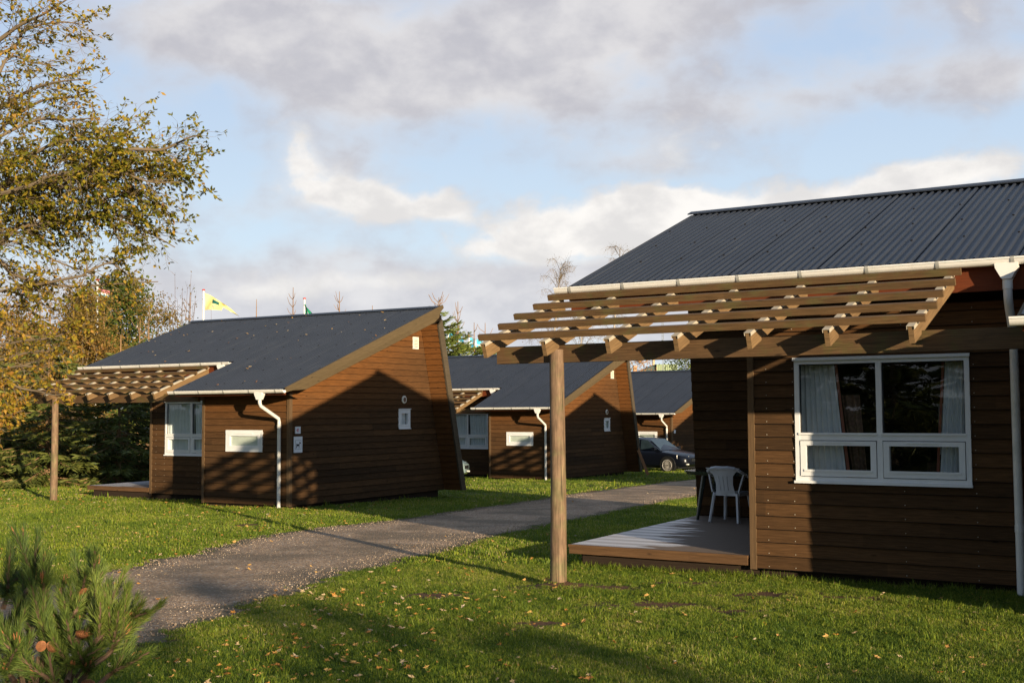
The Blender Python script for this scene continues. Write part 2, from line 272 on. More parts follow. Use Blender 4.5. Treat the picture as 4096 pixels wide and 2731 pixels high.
# ------------------------------------------------------------------ mesh helpers
class MB:
    def __init__(s): s.v=[];s.f=[];s.uv=[];s.r=[];s.m=[];s.sh=[]
    def face(s,pts,uvs=None,rnd=None,mi=0,sh=None):
        i=len(s.v); s.v.extend([tuple(p) for p in pts]); s.f.append(tuple(range(i,i+len(pts))))
        if uvs is None:
            a=Vector(pts[0]); e=(Vector(pts[1])-a); L=e.length or 1; e/=L; nrm=e.cross(Vector(pts[-1])-a); g=nrm.cross(e); g=g.normalized() if g.length else Vector((0,0,1))
            uvs=[((Vector(p)-a).dot(e),(Vector(p)-a).dot(g)) for p in pts]
        s.uv.extend(uvs); s.r.append(random.random() if rnd is None else rnd); s.m.append(mi); s.sh.extend(sh or [0]*len(pts)); return s
    def beam(s,a,b,w,h,up=(0,0,1),mi=0,rnd=None):
        a=Vector(a);b=Vector(b); d=(b-a).normalized(); up=Vector(up); sd=d.cross(up).normalized(); up=sd.cross(d).normalized()
        L=(b-a).length; rnd=random.random() if rnd is None else rnd; o=random.random()*50; q=random.random()*9
        c=[sd*(w/2*x)+up*(h/2*y) for x,y in ((-1,-1),(1,-1),(1,1),(-1,1))]; per=[0,w,w+h,2*w+h,2*w+2*h]
        for i in range(4):
            j=(i+1)%4
            s.face([a+c[i],b+c[i],b+c[j],a+c[j]][::-1],[(o,q+per[i]),(o+L,q+per[i]),(o+L,q+per[i+1]),(o,q+per[i+1])][::-1],rnd,mi)
        s.face([a+c[0],a+c[1],a+c[2],a+c[3]][::-1],None,rnd,mi); s.face([b+c[0],b+c[1],b+c[2],b+c[3]],None,rnd,mi); return s
    def box(s,x0,x1,y0,y1,z0,z1,mi=0,rnd=None):
        d=(x1-x0,y1-y0,z1-z0); k=d.index(max(d)); c=((x0+x1)/2,(y0+y1)/2,(z0+z1)/2)
        if k==0: return s.beam((x0,c[1],c[2]),(x1,c[1],c[2]),d[1],d[2],(0,0,1),mi,rnd)
        if k==1: return s.beam((c[0],y0,c[2]),(c[0],y1,c[2]),d[0],d[2],(0,0,1),mi,rnd)
        return s.beam((c[0],c[1],z0),(c[0],c[1],z1),d[0],d[1],(0,1,0),mi,rnd)
    def prism(s,poly,axis,a,b,mi=0,rnd=None):
        """poly: 2D points; extruded along axis ('x': poly in yz)"""
        rnd=random.random() if rnd is None else rnd
        def P(p,t): return (t,p[0],p[1]) if axis=='x' else ((p[0],t,p[1]) if axis=='y' else (p[0],p[1],t))
        o=random.random()*30
        A=[P(p,a) for p in poly];B=[P(p,b) for p in poly]
        s.face(A[::-1],None,rnd,mi); s.face(B,None,rnd,mi)
        for i in range(len(poly)):
            j=(i+1)%len(poly); s.face([A[i],A[j],B[j],B[i]],None,rnd,mi)
        return s
    def tube(s,pts,rad,n=8,mi=0,rnd=None,caps=True):
        pts=[Vector(p) for p in pts]; rnd=random.random() if rnd is None else rnd
        if not hasattr(rad,'__len__'): rad=[rad]*len(pts)
        rings=[];L=0;o=random.random()*20; nrm=None
        for i,p in enumerate(pts):
            d=(pts[min(i+1,len(pts)-1)]-pts[max(i-1,0)]).normalized()
            if nrm is None: nrm=d.orthogonal().normalized()
            else: nrm=(nrm-d*nrm.dot(d)); nrm=nrm.normalized() if nrm.length>1e-6 else d.orthogonal().normalized()
            bi=d.cross(nrm)
            if i: L+=(p-pts[i-1]).length
            rings.append(([p+(nrm*math.cos(2*math.pi*k/n)+bi*math.sin(2*math.pi*k/n))*rad[i] for k in range(n)],L+o))
        for i in range(len(rings)-1):
            A,la=rings[i];B,lb=rings[i+1]
            for k in range(n):
                j=(k+1)%n; c=2*math.pi*rad[0]/n
                s.face([A[k],A[j],B[j],B[k]],[(la,k*c),(la,k*c+c),(lb,k*c+c),(lb,k*c)],rnd,mi)
        if caps:
            s.face(rings[0][0][::-1],None,rnd,mi); s.face(rings[-1][0],None,rnd,mi)
        return s
    def build(s,name,mats,parent=None,smooth=False,merge=False):
        me=bpy.data.meshes.new(name); me.from_pydata(s.v,[],s.f)
        u=me.uv_layers.new(name='UVMap'); u.data.foreach_set('uv',np.array(s.uv,dtype=np.float32).ravel())
        a=me.attributes.new('rnd','FLOAT','FACE'); a.data.foreach_set('value',np.array(s.r,dtype=np.float32))
        if any(s.sh):
            a=me.attributes.new('shel','FLOAT','CORNER'); a.data.foreach_set('value',np.array(s.sh,dtype=np.float32))
        for x in (mats if isinstance(mats,(list,tuple)) else [mats]): me.materials.append(MATS[x])
        me.polygons.foreach_set('material_index',np.array(s.m,dtype=np.int32))
        if merge or smooth:
            import bmesh
            bm=bmesh.new(); bm.from_mesh(me); bmesh.ops.remove_doubles(bm,verts=bm.verts,dist=1e-4); bm.to_mesh(me); bm.free()
        if smooth:
            me.polygons.foreach_set('use_smooth',[True]*len(me.polygons)); me.set_sharp_from_angle(angle=R_(38))
        o=bpy.data.objects.new(name,me); col.objects.link(o)
        if parent: o.parent=parent
        return o
def empty(name,loc,rz=0):
    o=bpy.data.objects.new(name,None); col.objects.link(o); o.location=loc; o.rotation_euler=(0,0,rz); o.empty_display_size=.2; return o
def tag(o,label=None,cat=None,group=None,kind=None):
    if label: o['label']=label
    if cat: o['category']=cat
    if group: o['group']=group
    if kind: o['kind']=kind
    return o
KIDS={}
def children(o): return [c for c in bpy.data.objects if c.parent==o]
def copy_tree(o,parent=None):
    c=o.copy(); col.objects.link(c); c.parent=parent
    for ch in children(o): copy_tree(ch,c)
    return c
def leaf_mesh(name,P,D,Nn,size,wid,rnd,matname,parent=None,fold=0.):
    """many little four-cornered leaves: P base, D direction, Nn side vector"""
    P=np.asarray(P,dtype=np.float64);D=np.asarray(D);Nn=np.asarray(Nn);n=len(P)
    size=np.asarray(size).reshape(-1,1)*np.ones((n,1)); wid=np.asarray(wid).reshape(-1,1)*np.ones((n,1))
    D=D/(np.linalg.norm(D,axis=1,keepdims=True)+1e-9); S=np.cross(D,Nn); S/= (np.linalg.norm(S,axis=1,keepdims=True)+1e-9)
    V=np.empty((n,4,3)); V[:,0]=P; V[:,1]=P+D*size*.45+S*wid/2; V[:,2]=P+D*size; V[:,3]=P+D*size*.45-S*wid/2
    me=bpy.data.meshes.new(name); me.vertices.add(n*4); me.vertices.foreach_set('co',V.astype(np.float32).ravel())
    me.loops.add(n*4); me.loops.foreach_set('vertex_index',np.arange(n*4,dtype=np.int32))
    me.polygons.add(n); me.polygons.foreach_set('loop_start',np.arange(0,n*4,4,dtype=np.int32)); me.polygons.foreach_set('loop_total',np.full(n,4,dtype=np.int32))
    a=me.attributes.new('rnd','FLOAT','FACE'); a.data.foreach_set('value',np.clip(np.asarray(rnd),0,1).astype(np.float32))
    me.materials.append(MATS[matname]); me.update(calc_edges=True); me.validate()
    o=bpy.data.objects.new(name,me); col.objects.link(o)
    if parent: o.parent=parent
    return o

# ------------------------------------------------------------------ ground
def gz0(x,y): return .271-.00186*x-.0198*y
def sn(x,y,s=1.):     # cheap smooth noise -1..1
    return (np.sin(1.7*x*s+2.1*y*s+.3)+np.sin(-2.3*x*s+1.1*y*s+1.9)+np.sin(.9*x*s-2.9*y*s+4.)+np.sin(3.1*x*s+.6*y*s+2.2))/4
LOW=[(-3.75,3.0),(-3.4,7.5),(-3.03,9.48),(-2.55,11.13),(-2.05,13.67),(-1.06,16.78),(.51,21.21),(2.05,24.81),(4.70,30.98),(7.6,37.7),(13,50)]
UP=[(-6.2,3.0),(-5.6,9.),(-4.9,14.59),(-4.51,17.14),(-3.87,20.31),(-2.3,23.07),(-.72,26.66),(2.92,35.45),(6.47,42.59),(12,55)]
def xat(L,y): return np.interp(y,[p[1] for p in L],[p[0] for p in L])
def path_in(x,y): # signed distance-ish: >0 inside path
    wob=.20*sn(x*0+3,y,1.6)+.14*sn(x*0,y,4.1)+.08*sn(y,y,9.)
    return np.minimum(x-xat(UP,y)-wob, xat(LOW,y)+wob*.8-x)
BARE=[(.49,12.93,.46,.24),(-.75,12.2,.42,.16),(1.95,13.15,.45,.16),(1.35,11.55,.7,.22),(2.6,12.25,.6,.2),(3.35,11.9,.4,.14),(.25,10.4,.3,.12),(-4.9,21.8,.5,.25),(2.1,11.1,.35,.12),(1.05,12.75,.3,.12)]
def soil(x,y):
    s=np.zeros_like(x,dtype=float)
    for bx_,by_,rx_,ry_ in BARE:
        s=np.maximum(s,1.25-np.sqrt(((x-bx_)/(rx_*1.1))**2+((y-by_)/(ry_*1.45))**2)*.8+.25*sn(x,y,4.))
    e=path_in(x,y); s=np.maximum(s,np.clip(.55+e*2.2,0,1)*(e>-.3))
    return np.clip(s,0,1)
def gz(x,y): 
    x=np.asarray(x,float);y=np.asarray(y,float)
    return gz0(x,y)+.075*np.exp(-((x-.49)**2+(y-12.93)**2)/.055)*(1+.3*sn(x,y,9.))+(.012*sn(x,y,1.1)+.006*sn(x,y,3.7))*np.clip((60-y)/20,0,1)*np.clip(-path_in(x,y)*2+.2,0,1)
def lines(a,b,fine0,fine1,st,coarse=1.25):
    L=list(np.arange(fine0,fine1+1e-6,st)); s=st; x=fine1
    while x<b: s*=coarse; x+=s; L.append(min(x,b))
    s=st; x=fine0
    while x>a: s*=coarse; x-=s; L.insert(0,max(x,a))
    return np.array(L)
def grid_mesh(name,xs,ys,zf,mname,keep=None,attrf=None):
    X,Y=np.meshgrid(xs,ys); Z=zf(X,Y); V=np.stack([X,Y,Z],-1).reshape(-1,3); nx=len(xs); ny=len(ys)
    i=np.arange((ny-1)*(nx-1)); r=i//(nx-1); c=i%(nx-1); a=r*nx+c; Fc=np.stack([a,a+1,a+nx+1,a+nx],1)
    me=bpy.data.meshes.new(name); me.from_pydata(V.tolist(),[],Fc.tolist()); me.materials.append(MATS[mname])
    if attrf is not None:
        at_=me.attributes.new('soil','FLOAT','POINT'); at_.data.foreach_set('value',attrf(X,Y).ravel().astype(np.float32))
    me.polygons.foreach_set('use_smooth',[True]*len(me.polygons))
    o=bpy.data.objects.new(name,me); col.objects.link(o); return o
xs=lines(-600,600,-9,9,.11); ys=lines(-600,1500,6,24,.11)
tag(grid_mesh('ground',xs,ys,lambda X,Y:np.where(np.abs(X)+np.abs(Y)<90,gz(X,Y),gz0(np.clip(X,-90,90),np.clip(Y,-90,90))),'lawn_soil',attrf=soil),kind='structure')
# path sheet: rows along y, columns across with a wandering edge
ysp=np.concatenate([np.arange(3,24,.12),np.arange(24,52,.4)])
rows=[];V=[];S=[];K=15
for y in ysp:
    # find real edges
    xx=np.linspace(xat(UP,y)-.6,xat(LOW,y)+.6,60); e=path_in(xx,np.full_like(xx,y)); ins=xx[e>0]
    x0,x1=(ins[0],ins[-1]) if len(ins) else (xat(UP,y),xat(LOW,y))
    for k in range(K):
        t_=k/(K-1); x=x0+(x1-x0)*t_
        z=float(gz(x,y))+.004+.012*math.sin(math.pi*t_)
        V.append((x,y,z)); S.append(min(1,max(0,1-min(t_,1-t_)*7)))
Fc=[(r*K+k,r*K+k+1,(r+1)*K+k+1,(r+1)*K+k) for r in range(len(ysp)-1) for k in range(K-1)]
me=bpy.data.meshes.new('gravel_path'); me.from_pydata(V,[],Fc); me.materials.append(mat('gravel_m')); a=me.attributes.new('soil','FLOAT','POINT'); a.data.foreach_set('value',np.array(S,dtype=np.float32))
po=bpy.data.objects.new('gravel_path',me); col.objects.link(po); tag(po,kind='structure')

# ------------------------------------------------------------------ cabins
W1,W2,W=.196,3.665,6.278; A_=1.575
YL,ZL,YU,SL,YR=-.738,2.571,1.254,.36986,5.063
XL,XR,XLG=-2.004,6.838,3.45
def RF(y): return ZL+SL*(y-YL)
ZD=.137; PY=-.13; BH=.148
def fin_y(z): return 6.072-(6.072-5.02)*z/4.2076
def siding(mb,P,H,s0,s1f,z0,z1,hole=None,slope=None,shel=None,n=None):
    """lap boards on a wall. P(s,z,out) -> point. s range given by functions of z."""
    f0=s0 if callable(s0) else (lambda z:s0); f1=s1f if callable(s1f) else (lambda z:s1f)
    k=0; z=z0
    while z<z1-1e-6:
        zt=min(z+H,z1); rnd=random.random(); uo=random.random()*40; vo=random.random()*20
        cuts=[z,zt]
        holes=hole or []
        for h in holes:
            for c in (h[2],h[3]):
                if z<c<zt: cuts.append(c)
        cuts=sorted(set(cuts))
        for a,b in zip(cuts[:-1],cuts[1:]):
            oa=.024-.021*(a-z)/H; ob=.024-.021*(b-z)/H; mid=(a+b)/2
            sp=[(f0(a),f1(a),f0(b),f1(b))]
            for h in holes:
                if h[2]<mid<h[3]:
                    sp=[x for q in sp for x in ((q[0],h[0],q[2],h[0]),(h[1],q[1],h[1],q[3]))]
            for q in sp:
                if q[1]-q[0]<1e-4 and q[3]-q[2]<1e-4: continue
                sh=[shel(q[0],a),shel(q[1],a),shel(q[3],b),shel(q[2],b)] if shel else None
                mb.face([P(q[0],a,oa),P(q[1],a,oa),P(q[3],b,ob),P(q[2],b,ob)],[(uo+q[0],vo+a),(uo+q[1],vo+a),(uo+q[3],vo+b),(uo+q[2],vo+b)],rnd,0,sh)
                if a==z: mb.face([P(q[0],a+.0005,oa+.0012),P(q[1],a+.0005,oa+.0012),P(q[1],a+.0055,oa+.0008),P(q[0],a+.0055,oa+.0008)],[(0,0)]*4,.5,1)  # lap shadow painted as a near-black strip on the board face
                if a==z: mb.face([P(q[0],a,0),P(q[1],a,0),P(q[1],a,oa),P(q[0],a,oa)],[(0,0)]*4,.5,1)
        z+=H
def ss(x,a,b): t=min(1,max(0,(x-a)/(b-a))); return t*t*(3-2*t)
def window_big(root,curt):
    x0,x1,z0,z1=.721,2.590,.9985,2.346; y=A_-.035
    xm0,xm1=1.625,1.685; zt0,zt1=1.452,1.515; fr=.052
    m=MB()
    m.box(x0,x1,y,y+.09,z1-fr,z1); m.box(x0,x1,y,y+.09,z0,z0+.05); m.box(x0,x0+fr,y+.002,y+.088,z0+.05,z1-fr); m.box(x1-fr,x1,y+.002,y+.088,z0+.05,z1-fr)
    m.box(xm0,xm1,y+.002,y+.088,z0+.05,z1-fr); m.box(x0+fr,xm0,y+.004,y+.086,zt0,zt1); m.box(xm1,x1-fr,y+.004,y+.086,zt0,zt1)
    m.box(x0-.012,x1+.012,y-.022,y-.002,z1-.012,z1+.022); m.box(x0-.01,x1+.01,y-.03,y-.002,z0-.022,z0+.006)
    m.box(x0+fr-.01,xm0+.004,y-.012,y+.002,zt1-.004,zt1+.02); m.box(xm1-.004,x1-fr+.01,y-.012,y+.002,zt1-.004,zt1+.02)
    wf=m.build('window_frame','white_paint',root)
    for a,b in ((x0+fr,xm0),(xm1,x1-fr)):
        q=MB(); g=.008; c,d_=z0+.05+g,zt0-g; w=.062; a2,b2=a+g,b-g
        q.box(a2,b2,y-.008,y+.06,d_-w*.8,d_); q.box(a2,b2,y-.008,y+.06,c,c+w); q.box(a2,a2+w,y-.006,y+.058,c+w,d_-w*.8); q.box(b2-w,b2,y-.006,y+.058,c+w,d_-w*.8)
        q.box(a2+w-.02,b2-w+.02,y-.018,y-.008,c+w-.012,c+w+.012)
        q.box((a2+b2)/2-.17,(a2+b2)/2+.17,y-.016,y-.008,d_-.022,d_-.008)
        q.build('sash','white_paint',wf)
        s=MB(); s.box(a,b,y+.0,y+.02,d_,zt0); s.build('gasket','gasket',wf)
        gl=MB(); gl.face([(a2+w,y+.03,c+w),(b2-w,y+.03,c+w),(b2-w,y+.03,d_-w*.8),(a2+w,y+.03,d_-w*.8)]); gl.build('glass','glass',wf)
        gl=MB(); gl.face([(a,y+.04,zt1),(b,y+.04,zt1),(b,y+.04,z1-fr),(a,y+.04,z1-fr)]); gl.build('glass','glass',wf)
        k=MB(); e=.012
        k.box(a,b,y+.03,y+.05,z1-fr-e,z1-fr); k.box(a,a+e,y+.03,y+.05,zt1,z1-fr-e); k.box(b-e,b,y+.03,y+.05,zt1,z1-fr-e); k.build('glazing_bead','gasket',wf)
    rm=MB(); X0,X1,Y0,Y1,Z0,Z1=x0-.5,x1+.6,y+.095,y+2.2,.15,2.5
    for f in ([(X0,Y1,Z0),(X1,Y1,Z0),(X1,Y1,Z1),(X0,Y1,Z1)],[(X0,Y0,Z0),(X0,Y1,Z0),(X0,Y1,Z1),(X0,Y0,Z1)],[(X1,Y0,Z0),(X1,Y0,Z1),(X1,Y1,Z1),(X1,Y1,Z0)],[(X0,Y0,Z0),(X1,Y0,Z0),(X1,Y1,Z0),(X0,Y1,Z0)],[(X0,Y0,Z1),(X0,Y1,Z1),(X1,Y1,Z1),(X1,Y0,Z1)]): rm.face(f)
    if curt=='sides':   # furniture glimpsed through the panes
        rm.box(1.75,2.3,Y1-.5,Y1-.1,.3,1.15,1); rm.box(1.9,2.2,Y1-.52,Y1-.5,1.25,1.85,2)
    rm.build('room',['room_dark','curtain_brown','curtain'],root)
    def drape(xa,xb,xa2,xb2,yy,n=44,amp=.028,m_='curtain',nm='curtain',za=.72,zb=2.33):
        c=MB(); ph=random.random()*6; nz=8; P=[]
        for j in range(nz+1):
            t=j/nz; z=za+(zb-za)*t; A0=xa+(xa2-xa)*(1-t); B0=xb+(xb2-xb)*(1-t)
            P.append([(A0+(B0-A0)*i/n,yy+amp*math.sin(i*1.05+ph+.4*math.sin(i*.37))*(1.1-.25*t),z) for i in range(n+1)])
        for j in range(nz):
            for i in range(n): c.face([P[j][i],P[j][i+1],P[j+1][i+1],P[j+1][i]],None,.5)
        return c.build(nm,m_,root,smooth=True)
    yc=y+(.19 if curt=='sides' else .078)
    if curt=='sides':
        drape(.735,1.12,.735,1.27,yc); drape(2.31,2.60,2.20,2.60,yc)
        drape(1.12,1.15,1.27,1.31,yc-.01,6,.01,'curtain_red','curtain_edge'); drape(2.285,2.31,2.17,2.20,yc-.01,6,.01,'curtain_red','curtain_edge')
        drape(1.16,1.36,1.31,1.45,yc+.12,14,.02,'curtain_brown','curtain_lining',.72,1.95)
    else:
        drape(.735,1.60,.735,1.56,yc,m_='curtain_light'); drape(1.70,2.60,1.75,2.60,yc,m_='curtain_light')
        drape(1.60,1.66,1.56,1.62,yc+.02,6,.01,'curtain_red','curtain_edge')
def gutter(root,x0,x1,ye,ze,nb,outx,endx0=True):
    """half round white gutter"""
    yc=ye-.075; zc=ze+.005; r=.062; g=MB(); n=10
    o=[(yc-r*math.cos(math.pi*i/n),zc-r*math.sin(math.pi*i/n)) for i in range(n+1)]; ii=[(yc-(r-.006)*math.cos(math.pi*i/n),zc-(r-.006)*math.sin(math.pi*i/n)) for i in range(n+1)]
    for i in range(n):
        g.face([(x0,)+o[i],(x1,)+o[i],(x1,)+o[i+1],(x0,)+o[i+1]][::-1],None,.5); g.face([(x0,)+ii[i],(x1,)+ii[i],(x1,)+ii[i+1],(x0,)+ii[i+1]],None,.5)
    for X in (x0,x1): g.face([(X,)+p for p in o],None,.5)
    g.beam((x0,yc-r,zc+.006),(x1,yc-r,zc+.006),.018,.018)
    go=g.build('gutter','gutter_white',root,smooth=True)
    for i in range(nb):
        X=x0+.22+(x1-x0-.44)*i/(nb-1); b=MB(); R2=r+.007
        q=[(yc-R2*math.cos(math.pi*k/n),zc-R2*math.sin(math.pi*k/n)) for k in range(n+1)]
        for k in range(n): b.face([(X-.018,)+q[k],(X+.018,)+q[k],(X+.018,)+q[k+1],(X-.018,)+q[k+1]][::-1],None,.5)
        b.box(X-.018,X+.018,yc-r-.012,yc-r+.012,zc+.0,zc+.018); b.build('bracket','bracket_grey',go,smooth=True)
    # outlet funnel
    f=MB(); w=.11
    pr=[(-w,zc-.045),(w,zc-.045),(w*.95,zc-.09),(.052,zc-.19),(.045,zc-.2),(-.045,zc-.2),(-.052,zc-.19),(-w*.95,zc-.09)]
    f.prism([(outx+a,b) for a,b in pr],'y',yc-.064,yc+.05); f.build('gutter_outlet','gutter_white',go)
    return yc,zc
def make_cabin(curt):
    root=empty('cabin',(0,0,0))
    # walls -----------------------------------------------------
    win=[(.721,2.590,.9985,2.346)]
    m=MB(); siding(m,lambda s,z,o:(s,A_-o,z),BH,W1,W2,0,2.90,win,shel=lambda s,z:.35*ss(z,2.3,2.9)); 
    for X in (.388,.697,1.903,2.63):     # nail heads
        for j in range(20):
            z=j*BH+.03
            if win[0][0]-.02<X<win[0][1]+.02 and win[0][2]-.03<z<win[0][3]: continue
            m.box(X-.004,X+.004,A_-.026,A_-.019,z-.004,z+.004,2)
    m.build('window_wall',['siding','shade_and_seam_dark','cap_metal'],root)
    sm=[(4.388,5.505,1.180,1.669)]
    m=MB(); siding(m,lambda s,z,o:(s,-o,z),BH,W2,W,0,ZL-.05,sm,shel=lambda s,z:.25*ss(z,1.2,2.0)+.75*ss(z,1.9,2.5)); m.build('front_wall',['siding','shade_and_seam_dark'],root)
    m=MB(); siding(m,lambda s,z,o:(W1-o,-s,z),BH,lambda z:-fin_y(z),-A_,0,3.0,None); 
    siding(m,lambda s,z,o:(W2-o,-s,z),BH,-A_,0,0,2.62,None); m.build('side_wall',['siding','shade_and_seam_dark'],root)
    gh=[(4.02,4.51,1.64,2.125)]
    def y0(z): return 0. if z<RF(0)-.1 else (z+.1-ZL)/SL+YL
    m=MB(); siding(m,lambda s,z,o:(W+o,s,z),BH,y0,lambda z:max(y0(z),fin_y(z)),0,4.30,gh,shel=lambda s,z:.95*ss(z-RF(s),-1.3,-.1)+.15*ss(z,1.5,3))
    m.build('gable_wall',['siding','shade_and_seam_dark'],root)
    # rear slanting wall, running past the gable as a fin
    m=MB(); xf=lambda z:-2.42+.075*z
    siding(m,lambda s,z,o:(s,fin_y(z)-o,z),BH,xf,W1-.02,0,4.3,None)
    siding(m,lambda s,z,o:(s,fin_y(z)-o,z),BH,W+.02,XR-.03,0.,4.3,None,shel=lambda s,z:.4+.6*ss(z,1.5,3.5))
    T=.19
    for (za,zb) in ((0,4.3),):
        for f in ([(xf(za),fin_y(za)+.003,za),(XR-.03,fin_y(za)+.003,za),(XR-.03,fin_y(zb)+.003,zb),(xf(zb),fin_y(zb)+.003,zb)],[(xf(za),fin_y(za)+T,za),(xf(zb),fin_y(zb)+T,zb),(XR-.03,fin_y(zb)+T,zb),(XR-.03,fin_y(za)+T,za)],
                  [(xf(za),fin_y(za)+.003,za),(xf(zb),fin_y(zb)+.003,zb),(xf(zb),fin_y(zb)+T,zb),(xf(za),fin_y(za)+T,za)],[(xf(za),fin_y(za),za),(xf(za),fin_y(za)+T,za),(XR-.03,fin_y(za)+T,za),(XR-.03,fin_y(za),za)]): m.face(f)
    m.build('rear_wall',['siding','shade_and_seam_dark'],root)
    m=MB(); m.prism([(fin_y(-.0)-.02,0.),(fin_y(0)+T,0.),(fin_y(4.42)+T,4.42),(fin_y(4.25)-.02,4.25)],'x',XR-.028,XR+.02); m.build('fin_edge_board','fin_wood',root)
    # plinths
    m=MB(); m.box(W2+.08,W-.08,.1,5.9,-.75,-.003); m.box(W1+.06,W2+.05,A_+.1,5.9,-.75,-.004); m.box(-2.1,W1+.05,A_+.12,5.7,-.75,.022); m.build('plinth','plinth_wood',root)
    # corner boards
    for (x,y,hh) in ((W1,A_,2.9),(W2,0,2.42),(W,0,2.5)):
        m=MB(); m.box(x-.028,x+.045,y-.034,y+.0,-.012,hh); 
        if x==W: m=MB(); m.box(x-.05,x+.03,y-.034,y-.004,-.012,hh); m.box(x+.004,x+.031,y-.003,y+.06,-.012,hh)
        else: m.box(x-.029,x-.004,y+.001,y+.06,-.012,hh)
        m.build('corner_board','corner_wood',root)
    # roof ------------------------------------------------------
    r=MB(); p=.0935
    prof=[(0,.0),(.042,.0),(.052,.022),(.070,.022),(.080,0)]      # one rib
    pts=[]; x=XL
    while x<XR-.02:
        for a,b in prof:
            if x+a<XR: pts.append((x+a,b))
        x+=p
    pts.append((XR,0)); k=0
    cz=1/math.sqrt(1+SL*SL)
    def rp(x,y,h): return (x,y-h*SL*cz,RF(y)+h*cz)
    for (a,ha),(b,hb) in zip(pts[:-1],pts[1:]):
        ye=YU-.03 if b<=XLG+.02 else YL-.03
        r.face([rp(a,ye,ha),rp(b,ye,hb),rp(b,YR,hb),rp(a,YR,ha)],None,.5); k+=1
    und=-.012
    def slab(xa,xb,ya,yb,t=.09):
        P=[(xa,ya,RF(ya)+und),(xb,ya,RF(ya)+und),(xb,yb,RF(yb)+und),(xa,yb,RF(yb)+und)]; Q=[(a,b,c-t) for a,b,c in P]
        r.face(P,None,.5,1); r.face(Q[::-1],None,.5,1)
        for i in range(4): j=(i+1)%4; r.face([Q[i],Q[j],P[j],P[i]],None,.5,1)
    slab(XL+.02,XR-.05,YU+.06,YR); slab(XLG+.02,XR-.05,YL+.06,YU+.055)
    # back slope down to the rear wall
    r.face([(XL,YR,RF(YR)+.0),(XR-.04,YR,RF(YR)+.0),(XR-.04,fin_y(4.3)+.3,4.3),(XL,fin_y(4.3)+.3,4.3)],None,.5,1)
    # screws and sheet laps
    ri=0; x=XL+.061
    while x<XR:
        ri+=1
        for j in range(7):
            y=YL+.35+j*.86
            if y<YU+.1 and x<XLG: continue
            if (ri+j*2)%6==0 and ri%2==0:
                c=rp(x,y,.024); r.box(c[0]-.010,c[0]+.010,c[1]-.013,c[1]+.013,c[2]-.004,c[2]+.007,2)
        if ri%11==0:
            ye=YU-.02 if x<XLG else YL-.02
            r.face([rp(x+.03,ye,.001),rp(x+.055,ye,.001),rp(x+.055,YR,.001),rp(x+.03,YR,.001)] if 0 else [rp(x+.036,ye,.003),rp(x+.048,ye,.003),rp(x+.048,YR,.003),rp(x+.036,YR,.003)],None,.5,2)
        x+=p
    ro=r.build('roof',['roof_metal','plinth_wood','shade_and_seam_dark'],root)
    c=MB(); h=.05
    a=rp(0,YR-.12,h)[1:]; b=(YR,RF(YR)+.055); d=(YR+.14,RF(YR)+.0)
    for X0,X1 in ((XL-.02,XR+.02),):
        c.face([(X0,)+a,(X1,)+a,(X1,)+b,(X0,)+b],None,.5); c.face([(X0,)+b,(X1,)+b,(X1,)+d,(X0,)+d],None,.5)
        c.face([(X0,a[0],a[1]-.016),(X1,a[0],a[1]-.016),(X1,)+a,(X0,)+a],None,.5)
    c.build('ridge_cap','roof_metal',ro)
    # rake boards: two stepped boards on the right gable, one with a pale metal edge on the left
    m=MB(); t0=.02
    def rk(x0,x1,ya,yb,d0,d1,mi=0): m.prism([(ya,RF(ya)+d0),(ya,RF(ya)+d1),(yb,RF(yb)+d1),(yb,RF(yb)+d0)][::-1],'x',x0,x1,mi)
    m.prism([(YL-.05,RF(YL-.05)+.045),(YR+.1,RF(YR+.1)+.045),(YR+.14,RF(YR+.1)-.03),(YR-.12,RF(YR-.12)-.17),(YL+.35,RF(YL+.35)-.125),(YL-.03,RF(YL-.05)-.055)][::-1],'x',XR-.005,XR+.035)
    m.prism([(YL+.1,RF(YL+.1)-.05),(YR+.08,RF(YR+.08)-.05),(YR-.02,RF(YR-.02)-.25),(YR-.22,RF(YR-.22)-.31),(YL+.65,RF(YL+.65)-.245),(YL+.2,RF(YL+.2)-.11)][::-1],'x',XR-.045,XR-.006)
    m.build('rake_board','rake_wood',ro)
    m=MB(); m.prism([(YU-.03,RF(YU-.03)+.0),(YR,RF(YR)+.0),(YR,RF(YR)-.19),(YU+.05,RF(YU+.05)-.19)][::-1],'x',XL-.02,XL+.018); m.build('rake_board','rake_wood',ro)
    m=MB(); m.prism([(YL-.02,RF(YL-.02)+.0),(YU,RF(YU)+.0),(YU,RF(YU)-.13),(YL+.2,RF(YL+.2)-.13)][::-1],'x',XLG-.02,XLG+.018); m.build('rake_board','rake_wood',ro)
    # eave fascias
    m=MB(); m.box(XL+.02,XLG,YU+.02,YU+.055,RF(YU)-.33,RF(YU)-.02); m.build('fascia','fascia_red',root)
    m=MB(); m.box(XLG+.02,XR-.06,YL+.02,YL+.055,RF(YL)-.13,RF(YL)-.02); m.build('fascia','fascia_red',root)
    m=MB()
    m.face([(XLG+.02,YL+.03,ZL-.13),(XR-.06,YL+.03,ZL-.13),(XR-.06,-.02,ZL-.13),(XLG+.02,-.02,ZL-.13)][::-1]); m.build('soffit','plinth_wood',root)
    # gutters and pipes
    gutter(root,XL-.135,3.33,YU,RF(YU)-.035,8,3.05); gutter(root,XLG-.06,XR+.02,YL,RF(YL)-.035,5,6.15)
    zc=RF(YU)-.03; m=MB(); m.tube([(3.05,YU-.078,zc-.19),(3.05,YU-.078,zc-.36),(3.05,YU-.05,zc-.44),(3.04,A_-.12,zc-.72),(3.04,A_-.095,zc-.82),(3.045,A_-.095,-.16)],.043,12)
